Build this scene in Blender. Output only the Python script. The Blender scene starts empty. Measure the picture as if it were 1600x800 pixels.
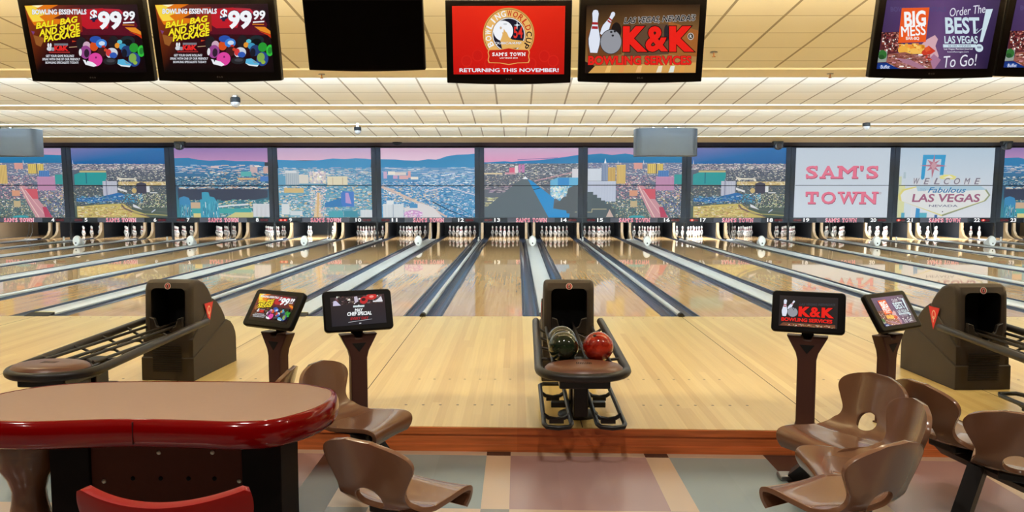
import bpy, bmesh, math, random, re
from mathutils import Vector, Matrix
C = bpy.context.scene.collection
PI = math.pi
R = math.radians
rng = random.Random(7)

# ------------------------------------------------------------------ helpers
def lin(c):
    c = c / 255.0
    return c / 12.92 if c <= 0.04045 else ((c + 0.055) / 1.055) ** 2.4
def L(rgb, a=1.0):
    return (lin(rgb[0]), lin(rgb[1]), lin(rgb[2]), a)

MATS = {}
def mat(name, rgb, rough=0.5, metal=0.0, spec=0.5, coat=0.0, var=0.0, vscale=8.0, bump=0.0, bscale=200.0):
    if name in MATS: return MATS[name]
    m = bpy.data.materials.new(name); m.use_nodes = True
    nt = m.node_tree; b = nt.nodes['Principled BSDF']
    b.inputs['Base Color'].default_value = L(rgb)
    b.inputs['Roughness'].default_value = rough
    b.inputs['Metallic'].default_value = metal
    b.inputs['Specular IOR Level'].default_value = spec
    b.inputs['Coat Weight'].default_value = coat
    tc = nt.nodes.new('ShaderNodeTexCoord')
    n = nt.nodes.new('ShaderNodeTexNoise'); n.inputs['Scale'].default_value = vscale; n.inputs['Detail'].default_value = 4
    nt.links.new(tc.outputs['Object'], n.inputs['Vector'])
    mx = nt.nodes.new('ShaderNodeMix'); mx.data_type = 'RGBA'
    c = L(rgb); k = 1 - max(var, 0.04)
    mx.inputs[6].default_value = (c[0] * k, c[1] * k, c[2] * k, 1)
    k = 1 + max(var, 0.04)
    mx.inputs[7].default_value = (min(1, c[0] * k), min(1, c[1] * k), min(1, c[2] * k), 1)
    nt.links.new(n.outputs['Fac'], mx.inputs[0]); nt.links.new(mx.outputs[2], b.inputs['Base Color'])
    if bump:
        n2 = nt.nodes.new('ShaderNodeTexNoise'); n2.inputs['Scale'].default_value = bscale
        nt.links.new(tc.outputs['Object'], n2.inputs['Vector'])
        bp = nt.nodes.new('ShaderNodeBump'); bp.inputs['Strength'].default_value = bump; bp.inputs['Distance'].default_value = 0.002
        nt.links.new(n2.outputs['Fac'], bp.inputs['Height']); nt.links.new(bp.outputs['Normal'], b.inputs['Normal'])
    MATS[name] = m
    return m

def emit(name, rgb, s):
    m = bpy.data.materials.new(name); m.use_nodes = True
    b = m.node_tree.nodes['Principled BSDF']
    b.inputs['Base Color'].default_value = L(rgb)
    b.inputs['Emission Color'].default_value = L(rgb); b.inputs['Emission Strength'].default_value = s
    return m

WORDS = 'zero one two three four five six seven eight nine ten eleven twelve thirteen fourteen fifteen sixteen seventeen eighteen nineteen twenty twenty-one twenty-two twenty-three twenty-four'.split()
class MB:
    def __init__(s):
        s.v = []; s.f = []; s.m = []; s.mi = 0
    def add(s, vs, fs):
        o = len(s.v); s.v += [tuple(v) for v in vs]
        for f in fs: s.f.append(tuple(i + o for i in f)); s.m.append(s.mi)
    def box(s, x0, y0, z0, x1, y1, z1):
        s.add([(x0,y0,z0),(x1,y0,z0),(x1,y1,z0),(x0,y1,z0),(x0,y0,z1),(x1,y0,z1),(x1,y1,z1),(x0,y1,z1)],
              [(0,3,2,1),(4,5,6,7),(0,1,5,4),(1,2,6,5),(2,3,7,6),(3,0,4,7)]); return s
    def quad(s, a, b, c, d): s.add([a,b,c,d], [(0,1,2,3)]); return s
    def prism(s, pts, h0, h1, axis='x'):
        n = len(pts)
        def mk(p, h):
            return (h,p[0],p[1]) if axis == 'x' else ((p[0],h,p[1]) if axis == 'y' else (p[0],p[1],h))
        vs = [mk(p,h0) for p in pts] + [mk(p,h1) for p in pts]
        fs = [tuple(range(n-1,-1,-1)), tuple(range(n,2*n))] + [(i,(i+1)%n,n+(i+1)%n,n+i) for i in range(n)]
        s.add(vs, fs); return s
    def lathe(s, prof, n=24, c=(0,0,0), axis='z', sx=1, sy=1):
        vs = []; fs = []; k = len(prof)
        for r, z in prof:
            for i in range(n):
                a = 2*PI*i/n
                p = (r*math.cos(a)*sx, r*math.sin(a)*sy, z)
                if axis == 'y': p = (p[0], p[2], p[1])
                if axis == 'x': p = (p[2], p[0], p[1])
                vs.append((c[0]+p[0], c[1]+p[1], c[2]+p[2]))
        for j in range(k-1):
            for i in range(n):
                fs.append((j*n+i, j*n+(i+1)%n, (j+1)*n+(i+1)%n, (j+1)*n+i))
        fs.append(tuple(range(n-1,-1,-1))); fs.append(tuple((k-1)*n+i for i in range(n)))
        s.add(vs, fs); return s
    def tube(s, pts, r, n=10, closed=False):
        P = [Vector(p) for p in pts]; k = len(P); vs = []; fs = []
        T = []
        for i in range(k):
            a = P[(i-1) % k] if (closed or i > 0) else P[i]
            b = P[(i+1) % k] if (closed or i < k-1) else P[i]
            T.append((b-a).normalized())
        up = Vector((0,0,1)) if abs(T[0].z) < 0.9 else Vector((1,0,0))
        N = (up - T[0]*up.dot(T[0])).normalized()
        for i in range(k):
            N = (N - T[i]*N.dot(T[i])).normalized(); B = T[i].cross(N)
            rr = r[i] if isinstance(r, (list,tuple)) else r
            for j in range(n):
                a = 2*PI*j/n; vs.append(P[i] + (N*math.cos(a) + B*math.sin(a))*rr)
        for i in range(k if closed else k-1):
            i2 = (i+1) % k
            for j in range(n): fs.append((i*n+j, i*n+(j+1)%n, i2*n+(j+1)%n, i2*n+j))
        if not closed:
            fs.append(tuple(range(n-1,-1,-1))); fs.append(tuple((k-1)*n+j for j in range(n)))
        s.add(vs, fs); return s
    def build(s, name, mats, parent=None, smooth=None, bevel=0, seg=2, loc=None):
        me = bpy.data.meshes.new(name); me.from_pydata(s.v, [], s.f)
        if not isinstance(mats, (list,tuple)): mats = [mats]
        for m in mats: me.materials.append(m)
        if len(mats) > 1: me.polygons.foreach_set('material_index', s.m)
        bm = bmesh.new(); bm.from_mesh(me); bmesh.ops.recalc_face_normals(bm, faces=bm.faces); bm.to_mesh(me); bm.free()
        if smooth is not None:
            me.polygons.foreach_set('use_smooth', [True]*len(me.polygons)); me.set_sharp_from_angle(angle=R(smooth))
        o = bpy.data.objects.new(name, me); C.objects.link(o)
        if parent: o.parent = parent
        if loc: o.location = loc
        if bevel:
            md = o.modifiers.new('Bevel', 'BEVEL'); md.width = bevel; md.segments = seg; md.limit_method = 'ANGLE'; md.angle_limit = R(40)
            md.harden_normals = False
            if smooth is None:
                me.polygons.foreach_set('use_smooth', [True]*len(me.polygons)); me.set_sharp_from_angle(angle=R(35))
        return o

def tag(o, label, cat, group=None, kind=None):
    f = lambda s: re.sub(r'\d+', lambda m: WORDS[int(m.group())], s) if s else s
    label, group = f(label), f(group)
    o['label'] = label; o['category'] = cat
    if group: o['group'] = group
    if kind: o['kind'] = kind
    return o
def struct(o): o['kind'] = 'structure'; return o
def empty(name, loc=(0,0,0), rz=0, rx=0):
    o = bpy.data.objects.new(name, None); C.objects.link(o); o.location = loc; o.rotation_euler = (rx,0,rz); o.empty_display_size = 0.1
    return o
def copy_tree(o, parent=None):
    c = o.copy(); C.objects.link(c)
    if parent is not None: c.parent = parent
    for ch in list(o.children): copy_tree(ch, c)
    return c
def bake(o):
    dg = bpy.context.evaluated_depsgraph_get()
    me = bpy.data.meshes.new_from_object(o.evaluated_get(dg)); o.modifiers.clear(); o.data = me
def smoothcurve(pts, n=6, closed=True):
    out = []; k = len(pts)
    for i in range(k if closed else k-1):
        p = [pts[(i+j) % k] if closed else pts[max(0,min(k-1,i+j))] for j in (-1,0,1,2)]
        for q in range(n):
            t = q/n
            out.append(tuple(0.5*((2*p[1][d]) + (-p[0][d]+p[2][d])*t + (2*p[0][d]-5*p[1][d]+4*p[2][d]-p[3][d])*t*t
                        + (-p[0][d]+3*p[1][d]-3*p[2][d]+p[3][d])*t**3) for d in range(len(p[0]))))
    if not closed: out.append(tuple(pts[-1]))
    return out
def rrect(x0, y0, x1, y1, r, n=5):
    out = []
    for cx, cy, a0 in ((x1-r,y0+r,-90),(x1-r,y1-r,0),(x0+r,y1-r,90),(x0+r,y0+r,180)):
        for i in range(n+1):
            a = R(a0 + 90*i/n); out.append((cx+r*math.cos(a), cy+r*math.sin(a)))
    return out

# -------------------------------------------------- pictures shown on screens and signs
TEXT = {}
def glyphs(s, off, shear):
    off = off*.5
    key = (s, off, shear)
    if key in TEXT: return TEXT[key]
    k0 = (s, 0.0, shear)
    if k0 not in TEXT:
        cu = bpy.data.curves.new('t', 'FONT'); cu.body = s; cu.size = 1; cu.shear = shear; cu.resolution_u = 3
        o = bpy.data.objects.new('t', cu); C.objects.link(o)
        dg = bpy.context.evaluated_depsgraph_get(); ev = o.evaluated_get(dg); me = ev.to_mesh()
        TEXT[k0] = ([(v.co.x, v.co.y) for v in me.vertices], [tuple(p.vertices) for p in me.polygons])
        ev.to_mesh_clear(); bpy.data.objects.remove(o); bpy.data.curves.remove(cu)
    vs, fs = TEXT[k0]
    if off > 0.004 and 'M' not in s:
        cu = bpy.data.curves.new('t', 'FONT'); cu.body = s; cu.size = 1; cu.offset = off; cu.shear = shear; cu.resolution_u = 3
        o = bpy.data.objects.new('t', cu); C.objects.link(o)
        dg = bpy.context.evaluated_depsgraph_get(); ev = o.evaluated_get(dg); me = ev.to_mesh()
        TEXT[key] = ([(v.co.x, v.co.y) for v in me.vertices], [tuple(p.vertices) for p in me.polygons])
        ev.to_mesh_clear(); bpy.data.objects.remove(o); bpy.data.curves.remove(cu)
    elif off > 0.004:      # heavier weight: the same letters struck again, slightly shifted
        V = []; Fc = []
        for dx, dy in [(math.cos(PI*i/8), math.sin(PI*i/8)) for i in range(16)]+[(0,0)]:
            q = len(V); V += [(x+dx*off+dy*off*.8*shear, y+dy*off*.8) for x, y in vs]; Fc += [tuple(i+q for i in f) for f in fs]
        TEXT[key] = (V, Fc)
    return TEXT.get(key, (vs, fs))

class Canvas:
    """flat picture, u to the right and v up, in metres after scaling by W, H"""
    def __init__(s, W, H, step=0.0004):
        s.W, s.H, s.step = W, H, step; s.z = 0; s.v = []; s.f = []; s.c = []; s.map = None
    def nxt(s): s.z += s.step
    def face(s, pts, cols, z=None):
        z = s.z if z is None else z
        if s.map: pts = [s.map(*p) for p in pts]
        o = len(s.v); s.v += [(p[0]*s.W, p[1]*s.H, z) for p in pts]
        s.f.append(tuple(range(o, o+len(pts))))
        if isinstance(cols[0], (int,float)): cols = [cols]*len(pts)
        s.c += [L(c) for c in cols]
    def poly(s, pts, col): s.nxt(); s.face(pts, col)
    def rect(s, x0, y0, x1, y1, col): s.nxt(); s.face([(x0,y0),(x1,y0),(x1,y1),(x0,y1)], col)
    def grad(s, x0, y0, x1, y1, c0, c1):      # c0 at y0, c1 at y1
        s.nxt(); s.face([(x0,y0),(x1,y0),(x1,y1),(x0,y1)], [c0,c0,c1,c1])
    def ell(s, cx, cy, rx, ry, col, n=28, rot=0):
        ca, sa = math.cos(R(rot)), math.sin(R(rot))
        s.poly([(cx+rx*math.cos(2*PI*i/n)*ca-ry*math.sin(2*PI*i/n)*sa, cy+rx*math.cos(2*PI*i/n)*sa+ry*math.sin(2*PI*i/n)*ca) for i in range(n)], col)
    def line(s, pts, w, col):
        s.nxt()
        for a, b in zip(pts[:-1], pts[1:]):
            dx, dy = b[0]-a[0], b[1]-a[1]; l = math.hypot(dx,dy) or 1; nx, ny = -dy/l*w/2, dx/l*w/2
            s.face([(a[0]+nx,a[1]+ny),(a[0]-nx,a[1]-ny),(b[0]-nx,b[1]-ny),(b[0]+nx,b[1]+ny)], col)
    def text(s, t, x0, y0, x1, y1, col, off=0.0, shear=0.0, rot=0, outline=None, ow=0.05):
        vs, fs = glyphs(t, off, shear)
        ax, bx = min(v[0] for v in vs), max(v[0] for v in vs); ay, by = min(v[1] for v in vs), max(v[1] for v in vs)
        A = 1 if s.map else s.W/s.H; cx, cy = (x0+x1)/2, (y0+y1)/2; ca, sa = math.cos(R(rot)), math.sin(R(rot))
        def tr(v):
            x = x0+(v[0]-ax)/(bx-ax)*(x1-x0); y = y0+(v[1]-ay)/(by-ay)*(y1-y0)
            if rot:
                dx, dy = (x-cx)*A, y-cy; x, y = cx+(dx*ca-dy*sa)/A, cy+dx*sa+dy*ca
            return (x, y)
        for c, o in ([(outline, off+ow)] if outline else []) + [(col, off)]:
            vv, ff = glyphs(t, o, shear); s.nxt()
            for f in ff: s.face([tr(vv[i]) for i in f], c)
    def arctext(s, t, cx, cy, r, a0, a1, h, cols, off=0.03, wf=0.75):
        A = s.W/s.H; n = len(t); s.nxt()
        for i, ch in enumerate(t):
            if ch == ' ': continue
            a = R(a0+(a1-a0)*i/(n-1)); vs, fs = glyphs(ch, off, 0)
            ax, bx = min(v[0] for v in vs), max(v[0] for v in vs); ay, by = min(v[1] for v in vs), max(v[1] for v in vs)
            w = h*wf if ch not in 'I' else h*0.25
            rot = a-PI/2
            for f in fs:
                P = []
                for q in f:
                    x = ((vs[q][0]-ax)/(bx-ax)-.5)*w; y = ((vs[q][1]-ay)/(by-ay)-.5)*h
                    X = r*math.cos(a)+x*math.cos(rot)-y*math.sin(rot); Y = r*math.sin(a)+x*math.sin(rot)+y*math.cos(rot)
                    P.append((cx+X/A, cy+Y))
                s.face(P, cols[i] if isinstance(cols, list) else cols)
    SL = {'A':[(-.08,0,.34,.14),(.66,0,1.08,.14)], 'M':[(-.1,0,.26,.13),(.74,0,1.1,.13),(-.1,.87,.1,1),(.9,.87,1.1,1)],
          'T':[(.2,0,.8,.14),(0,.62,.15,1),(.85,.62,1,1)], 'W':[(-.06,.86,.3,1),(.7,.86,1.06,1),(.4,.86,.6,1)],
          'N':[(-.12,.86,.3,1),(.7,.86,1.14,1),(-.12,0,.34,.14)], 'S':[(.8,.66,.95,1),(.03,0,.18,.34)]}
    WD = {'S':.8,'A':1.0,'M':1.2,"'":.25,'T':.9,'O':1.0,'W':1.35,'N':1.05,' ':.45}
    def slab(s, t, x0, y0, x1, y1, col, off=0.045):
        tot = sum(s.WD[c] for c in t) + 0.2*(len(t)-1); x = x0; k = (x1-x0)/tot
        for ch in t:
            w = s.WD[ch]*k
            if ch == "'": s.text("'", x, y0+(y1-y0)*.6, x+w, y1, col, off)
            elif ch != ' ':
                s.text(ch, x, y0, x+w, y1, col, off)
                for a,b,c,d in s.SL.get(ch, []): s.rect(x+a*w, y0+b*(y1-y0), x+c*w, y0+d*(y1-y0), col)
            x += w + .2*k
    def jit(s, q, cols, i):
        c = q.choice(cols) if i % 17 else (246,242,234); k = q.uniform(-18,18)
        return tuple(min(255,max(0,v+k+q.uniform(-8,8))) for v in c)
    def specks(s, x0, y0, x1, y1, n, cols, w, h, seed):
        q = random.Random(seed); z0 = s.z; s.nxt()
        n = int(n*2.2); w = (w[0]*.5, w[1]*.62); h = (h[0]*.55, h[1]*.72)
        for i in range(n):
            x, y = q.uniform(x0,x1), q.uniform(y0,y1); ww, hh = q.uniform(*w), q.uniform(*h)
            s.face([(x,y),(min(x+ww,x1),y),(min(x+ww,x1),min(y+hh,y1)),(x,min(y+hh,y1))], s.jit(q, cols, i), z0+s.step*(1+2*i/n))
        s.z = z0+s.step*3
    def mesh(s, name, m):
        me = bpy.data.meshes.new(name); me.from_pydata(s.v, [], s.f); me.materials.append(m)
        at = me.color_attributes.new('Col', 'FLOAT_COLOR', 'CORNER')
        at.data.foreach_set('color', [x for c in s.c for x in c]); return me
def place(me, name, parent, loc, rot=(R(90),0,0)):
    o = bpy.data.objects.new(name, me); C.objects.link(o); o.parent = parent; o.location = loc; o.rotation_euler = rot; return o
def picmat(name, strength, rough=0.25, base=0.0, spec=0.4):
    m = bpy.data.materials.new(name); m.use_nodes = True; nt = m.node_tree; b = nt.nodes['Principled BSDF']
    a = nt.nodes.new('ShaderNodeVertexColor'); a.layer_name = 'Col'
    if base:
        nt.links.new(a.outputs['Color'], b.inputs['Base Color'])
    else:
        b.inputs['Base Color'].default_value = (0.004,0.004,0.004,1)
    if strength:
        nt.links.new(a.outputs['Color'], b.inputs['Emission Color']); b.inputs['Emission Strength'].default_value = strength
    b.inputs['Roughness'].default_value = rough; b.inputs['Specular IOR Level'].default_value = spec
    m.cycles.emission_sampling = 'NONE'
    return m
TVPIC = picmat('television_picture', 0.95)
WALLPIC = picmat('projected_picture', 0.85, 0.6, 0, 0.2)
PRINT = picmat('printed_sign', 0, 0.4, 1)

# ------------------------------------------------------------------ camera
F = 1247.0; HC = 1.644
cam = bpy.data.cameras.new('camera'); cam.sensor_width = 36; cam.lens = F/1600*36; cam.clip_start = 0.05; cam.clip_end = 200
co = bpy.data.objects.new('camera', cam); C.objects.link(co)
co.location = (0,0,HC); co.rotation_euler = (R(90)-math.atan(100.8/F), 0, math.atan(8.2/F)); bpy.context.scene.camera = co

# ------------------------------------------------------------------ materials
def wood(name, rgbs, bw, bl, rough, gstr=0.25, spec=0.5, gs=(60,1.5,1)):
    m = bpy.data.materials.new(name); m.use_nodes = True; nt = m.node_tree; N = nt.nodes; K = nt.links; b = N['Principled BSDF']
    geo = N.new('ShaderNodeNewGeometry'); sp = N.new('ShaderNodeSeparateXYZ'); K.new(geo.outputs['Position'], sp.inputs[0])
    def mth(op, a, b_=None):
        n = N.new('ShaderNodeMath'); n.operation = op
        for i, q in enumerate((a, b_)):
            if q is None: continue
            if isinstance(q, (int,float)): n.inputs[i].default_value = q
            else: K.new(q, n.inputs[i])
        return n.outputs[0]
    ix = mth('FLOOR', mth('DIVIDE', sp.outputs[0], bw))
    wn1 = N.new('ShaderNodeTexWhiteNoise'); wn1.noise_dimensions = '1D'; K.new(ix, wn1.inputs['W'])
    iy = mth('FLOOR', mth('ADD', mth('DIVIDE', sp.outputs[1], bl), mth('MULTIPLY', wn1.outputs['Value'], 7.0)))
    cb = N.new('ShaderNodeCombineXYZ'); K.new(ix, cb.inputs[0]); K.new(iy, cb.inputs[1])
    wn = N.new('ShaderNodeTexWhiteNoise'); wn.noise_dimensions = '2D'; K.new(cb.outputs[0], wn.inputs['Vector'])
    cr = N.new('ShaderNodeValToRGB'); e = cr.color_ramp.elements
    e[1].position = 1.0; e[0].color = L(rgbs[0]); e[1].color = L(rgbs[-1])
    for i in range(1, len(rgbs)-1):
        q = e.new(i/(len(rgbs)-1)); q.color = L(rgbs[i])
    K.new(wn.outputs['Value'], cr.inputs[0])
    mp = N.new('ShaderNodeMapping'); mp.inputs['Scale'].default_value = gs; K.new(geo.outputs['Position'], mp.inputs[0])
    ns = N.new('ShaderNodeTexNoise'); ns.inputs['Scale'].default_value = 1; ns.inputs['Detail'].default_value = 5; K.new(mp.outputs[0], ns.inputs['Vector'])
    mx = N.new('ShaderNodeMix'); mx.data_type = 'RGBA'; mx.blend_type = 'MULTIPLY'; mx.inputs[0].default_value = gstr
    K.new(cr.outputs[0], mx.inputs[6]); 
    cr2 = N.new('ShaderNodeValToRGB'); cr2.color_ramp.elements[0].position = .3; cr2.color_ramp.elements[0].color = (.35,.3,.25,1); cr2.color_ramp.elements[1].position = .65
    K.new(ns.outputs['Fac'], cr2.inputs[0]); K.new(cr2.outputs[0], mx.inputs[7])
    K.new(mx.outputs[2], b.inputs['Base Color'])
    b.inputs['Roughness'].default_value = rough; b.inputs['Specular IOR Level'].default_value = spec
    return m
LANE = wood('lane_maple', [(200,156,104),(212,168,114),(220,178,124),(204,162,110)], 0.027, 1.6, 0.03, 0.2, 0.36)
APPR = wood('approach_maple', [(204,172,106),(214,186,122),(224,200,136),(208,178,112),(218,192,128)], 0.066, 5.0, 0.28, 0.12, 0.4)
RISER = wood('riser_wood', [(224,118,58),(232,128,66),(214,110,54)], 1.9, 20, 0.35, 0.6, 0.5, (2.0,1,46))
DOT = mat('dark_inlay', (60,45,35), 0.4)
SEAM = mat('dark_seam', (70,50,30), 0.6)
GUT = mat('gutter_plastic', (62,67,78), 0.16, 0, 0.5, 0, 0.08, 3)
BLK = mat('black_plastic', (18,17,17), 0.35)
VBLK = mat('matte_black', (9,9,9), 0.7)
CAPM = mat('capping_grey', (198,198,194), 0.3, 0.1, 0.5, 0, .05, 2)
CAPE = mat('capping_end_rubber', (46,43,38), 0.75, 0, .15)
FRAME = mat('mask_frame_slate', (42,46,56), 0.6, 0, .2)
STRIP = mat('mask_strip_slate', (40,43,50), 0.6, 0, .2)
WHITE = mat('white_plastic', (232,234,236), 0.35)
PINW = mat('pin_white', (236,234,228), 0.25, 0, 0.5, 0.3)
PINR = mat('pin_red', (190,30,40), 0.3)
TAN = mat('tan_board', (118,98,68), 0.5)
GREYB = mat('kickback_grey', (34,36,40), 0.5, 0, .3)
HOOD = mat('hood_brown_grey', (60,52,45), 0.55, 0, 0.35, 0, .06, 6, 0.25, 500)
RAIL = mat('rail_dark_rubber', (40,35,32), 0.4, 0, .45)
PAD = mat('pad_brown', (112,70,50), 0.35, 0, 0.5)
PED = mat('pedestal_brown', (84,50,42), 0.5, 0, 0.4)
BEZ = mat('bezel_black', (12,8,7), 0.4, 0, .2)
SEAT = mat('seat_brown', (120,82,58), 0.22, 0, 0.5, 0.3, .1, 3)
SEATD = mat('beam_dark', (24,18,16), 0.5)
TBTOP = mat('laminate_tan', (162,127,101), 0.42, 0, .35, 0, .04, 40)
REDV = mat('red_vinyl', (122,2,4), 0.12, 0, 0.4, 0.15)
CHRED = mat('chair_red', (140,13,7), 0.3, 0, 0.25, 0)
CABD = mat('cabinet_black_brown', (14,7,5), 0.6, 0, .2)
CABM = mat('cabinet_brown', (92,46,32), 0.6, 0, .2, 0, .1, 30)
BOLT = mat('bolt_steel', (200,195,180), 0.3, 0.6)
METAL = mat('brushed_steel', (150,148,144), 0.3, 0.9)
SOFF = mat('soffit_beige', (214,198,164), 0.7)
WALLM = mat('wall_dark_beige', (150,125,95), 0.8)
HOODG = mat('projector_hood_grey', (62,67,74), 0.4, 0.1, .4)

def ceiling_mat():
    m = bpy.data.materials.new('acoustic_ceiling_tile'); m.use_nodes = True; nt = m.node_tree; N = nt.nodes; K = nt.links; b = N['Principled BSDF']
    geo = N.new('ShaderNodeNewGeometry'); sp = N.new('ShaderNodeSeparateXYZ'); K.new(geo.outputs['Position'], sp.inputs[0])
    def mth(op, a, b_=None):
        n = N.new('ShaderNodeMath'); n.operation = op
        for i, q in enumerate((a, b_)):
            if q is None: continue
            if isinstance(q, (int,float)): n.inputs[i].default_value = q
            else: K.new(q, n.inputs[i])
        return n.outputs[0]
    fx = mth('FRACT', mth('DIVIDE', mth('ADD', sp.outputs[0], 100*.61-0.23), .61))
    fy = mth('FRACT', mth('DIVIDE', mth('ADD', sp.outputs[1], .35), .61))
    lx = mth('MULTIPLY', mth('LESS_THAN', fx, 0.05), 0.75); ly = mth('MULTIPLY', mth('LESS_THAN', fy, 0.035), 0.5)
    ln = mth('MAXIMUM', lx, ly)
    ns = N.new('ShaderNodeTexNoise'); ns.inputs['Scale'].default_value = 90; K.new(geo.outputs['Position'], ns.inputs['Vector'])
    ix = mth('FLOOR', mth('DIVIDE', mth('ADD', sp.outputs[0], 100*.61-0.23), .61)); iy = mth('FLOOR', mth('DIVIDE', mth('ADD', sp.outputs[1], .35), .61))
    cb = N.new('ShaderNodeCombineXYZ'); K.new(ix, cb.inputs[0]); K.new(iy, cb.inputs[1])
    wn = N.new('ShaderNodeTexWhiteNoise'); wn.noise_dimensions = '2D'; K.new(cb.outputs[0], wn.inputs['Vector'])
    t = mth('ADD', mth('MULTIPLY', ns.outputs['Fac'], .5), mth('MULTIPLY', wn.outputs['Value'], .5))
    m1 = N.new('ShaderNodeMix'); m1.data_type = 'RGBA'; K.new(t, m1.inputs[0]); m1.inputs[6].default_value = L((224,219,206)); m1.inputs[7].default_value = L((235,231,219))
    m2 = N.new('ShaderNodeMix'); m2.data_type = 'RGBA'; K.new(ln, m2.inputs[0]); K.new(m1.outputs[2], m2.inputs[6]); m2.inputs[7].default_value = L((120,104,80))
    K.new(m2.outputs[2], b.inputs['Base Color']); b.inputs['Roughness'].default_value = .85; b.inputs['Specular IOR Level'].default_value = .2
    return m
CEIL = ceiling_mat()
CEILP = mat('ceiling_lip_paint', (234,226,206), 0.7, 0, .2)

# ------------------------------------------------------------------ room and lane layout
PW = 3.41; XC = 0.457; YF = 10.44; YE = 5.455; YM = 26.5; YP = 28.75; YB = 30.6
XL, XR = -18.45, 19.2; FZ = -0.174
def edge_y(x): return YE - 0.031*(x-0.4)

# seating floor: vinyl tiles, each tile a face
def floor_mesh():
    me = bpy.data.meshes.new('floor'); v = []; f = []; cols = []
    xs = [-.045]; T = []
    colx = [(-18.45,-3.5),(-3.5,-3.34),(-3.34,-2.42),(-2.42,-2.26),(-2.26,-1.34),(-1.34,-1.1),(-1.1,-.86),(-.86,-.21),(-.21,-.045),(-.045,.88),(.88,1.04),(1.04,1.70),(1.70,1.95),(1.95,2.15),(2.15,3.0),(3.0,3.16),(3.16,4.1),(4.1,4.26),(4.26,19.2)]
    kind = ['m','s','b','s','m','d','s','b','s','m','s','b','d','s','m','s','b','s','m']
    rows = []; y = 0.0
    while y > -9: rows.append((y-.05,y,'s') if not rows else None) or None; break
    rows = [(-.09,0,'s')]; y = -.09; k = 0
    while y > -10.5:
        rows.append((y-.93,y,'t%d' % k)); y -= .93; rows.append((y-.16,y,'s')); y -= .16; k += 1
    MV, BL, TN, DK, GR = (150,120,116), (124,136,136), (186,160,134), (58,46,42), (130,126,118)
    for (a,b,rk) in rows:
        for (c,d), ck in zip(colx, kind):
            if rk == 's': col = DK if ck in 's' else (DK if ck == 'd' else TN)
            else:
                sw = int(rk[1:]) % 2
                col = TN if ck == 's' else DK if ck == 'd' else ((MV if ck == 'm' else BL) if sw == 0 else (BL if ck == 'm' else MV))
            if rk == 's' and ck == 's' and a < -.1: col = GR
            n = max(1, round((d-c)/.31)) if rk != 's' else 1; n = min(n, 40)
            for i in range(n):
                x0, x1 = c+(d-c)*i/n, c+(d-c)*(i+1)/n; g = rng.uniform(.93,1.05)
                o = len(v); v += [(x0, a+edge_y(x0), FZ),(x1, a+edge_y(x1), FZ),(x1, b+edge_y(x1), FZ),(x0, b+edge_y(x0), FZ)]
                f.append((o,o+1,o+2,o+3)); cc = L(col); cols += [(cc[0]*g,cc[1]*g,cc[2]*g,1)]*4
    me.from_pydata(v, [], f); at = me.color_attributes.new('Col','FLOAT_COLOR','CORNER'); at.data.foreach_set('color', [x for c in cols for x in c])
    m = bpy.data.materials.new('vinyl_tile'); m.use_nodes = True; nt = m.node_tree; b = nt.nodes['Principled BSDF']
    a = nt.nodes.new('ShaderNodeVertexColor'); a.layer_name = 'Col'
    tc = nt.nodes.new('ShaderNodeTexCoord'); n = nt.nodes.new('ShaderNodeTexNoise'); n.inputs['Scale'].default_value = 3; n.inputs['Detail'].default_value = 6
    nt.links.new(tc.outputs['Object'], n.inputs['Vector'])
    mx = nt.nodes.new('ShaderNodeMix'); mx.data_type = 'RGBA'; mx.blend_type = 'MULTIPLY'; mx.inputs[0].default_value = .35
    nt.links.new(a.outputs['Color'], mx.inputs[6]); nt.links.new(n.outputs['Color'], mx.inputs[7])
    nt.links.new(a.outputs['Color'], b.inputs['Base Color'])
    cr = nt.nodes.new('ShaderNodeMapRange'); cr.inputs[3].default_value = .17; cr.inputs[4].default_value = .24
    nt.links.new(n.outputs['Fac'], cr.inputs[0]); nt.links.new(cr.outputs[0], b.inputs['Roughness'])
    me.materials.append(m)
    o = bpy.data.objects.new('floor', me); C.objects.link(o); return struct(o)
floor_mesh()

# raised approach
b = MB()
b.add([(XL,edge_y(XL),0),(XR,edge_y(XR),0),(XR,YF,0),(XL,YF,0),(XL,edge_y(XL),-.05),(XR,edge_y(XR),-.05),(XR,YF,-.05),(XL,YF,-.05)],
      [(0,1,2,3),(4,7,6,5),(0,4,5,1),(1,5,6,2),(2,6,7,3),(3,7,4,0)])
b.mi = 1
for k in range(-3,4):
    for xx in (XC+PW*k, XC+PW*(k+.5)):
        w = .004; b.quad((xx-w,edge_y(xx)+.01,.0006),(xx+w,edge_y(xx)+.01,.0006),(xx+w,YF,.0006),(xx-w,YF,.0006))
b.mi = 2
for k in range(-3,4):
    for s in (-1,1):
        xl = XC+PW*k+s*.917
        for yy in (6.05, 6.9, 10.3):
            for i in range(-3,4):
                x = xl+i*.133; n = 8
                b.add([(x+.012*math.cos(2*PI*j/n), yy+.012*math.sin(2*PI*j/n), .0008) for j in range(n)], [tuple(range(n))])
struct(b.build('approach_floor', [APPR, SEAM, DOT]))
b = MB()
def rb(z0,z1,y0,y1,x0=XL,x1=XR):
    b.add([(x0,edge_y(x0)+y0,z0),(x1,edge_y(x1)+y0,z0),(x1,edge_y(x1)+y1,z0),(x0,edge_y(x0)+y1,z0),
           (x0,edge_y(x0)+y0,z1),(x1,edge_y(x1)+y0,z1),(x1,edge_y(x1)+y1,z1),(x0,edge_y(x0)+y1,z1)],
          [(0,3,2,1),(4,5,6,7),(0,1,5,4),(1,2,6,5),(2,3,7,6),(3,0,4,7)])
rb(FZ,-.052,-.004,.3); rb(-.05,-.004,-.012,.0); rb(FZ,FZ+.052,-.010,.0)
struct(b.build('trim_1', RISER))

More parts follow.
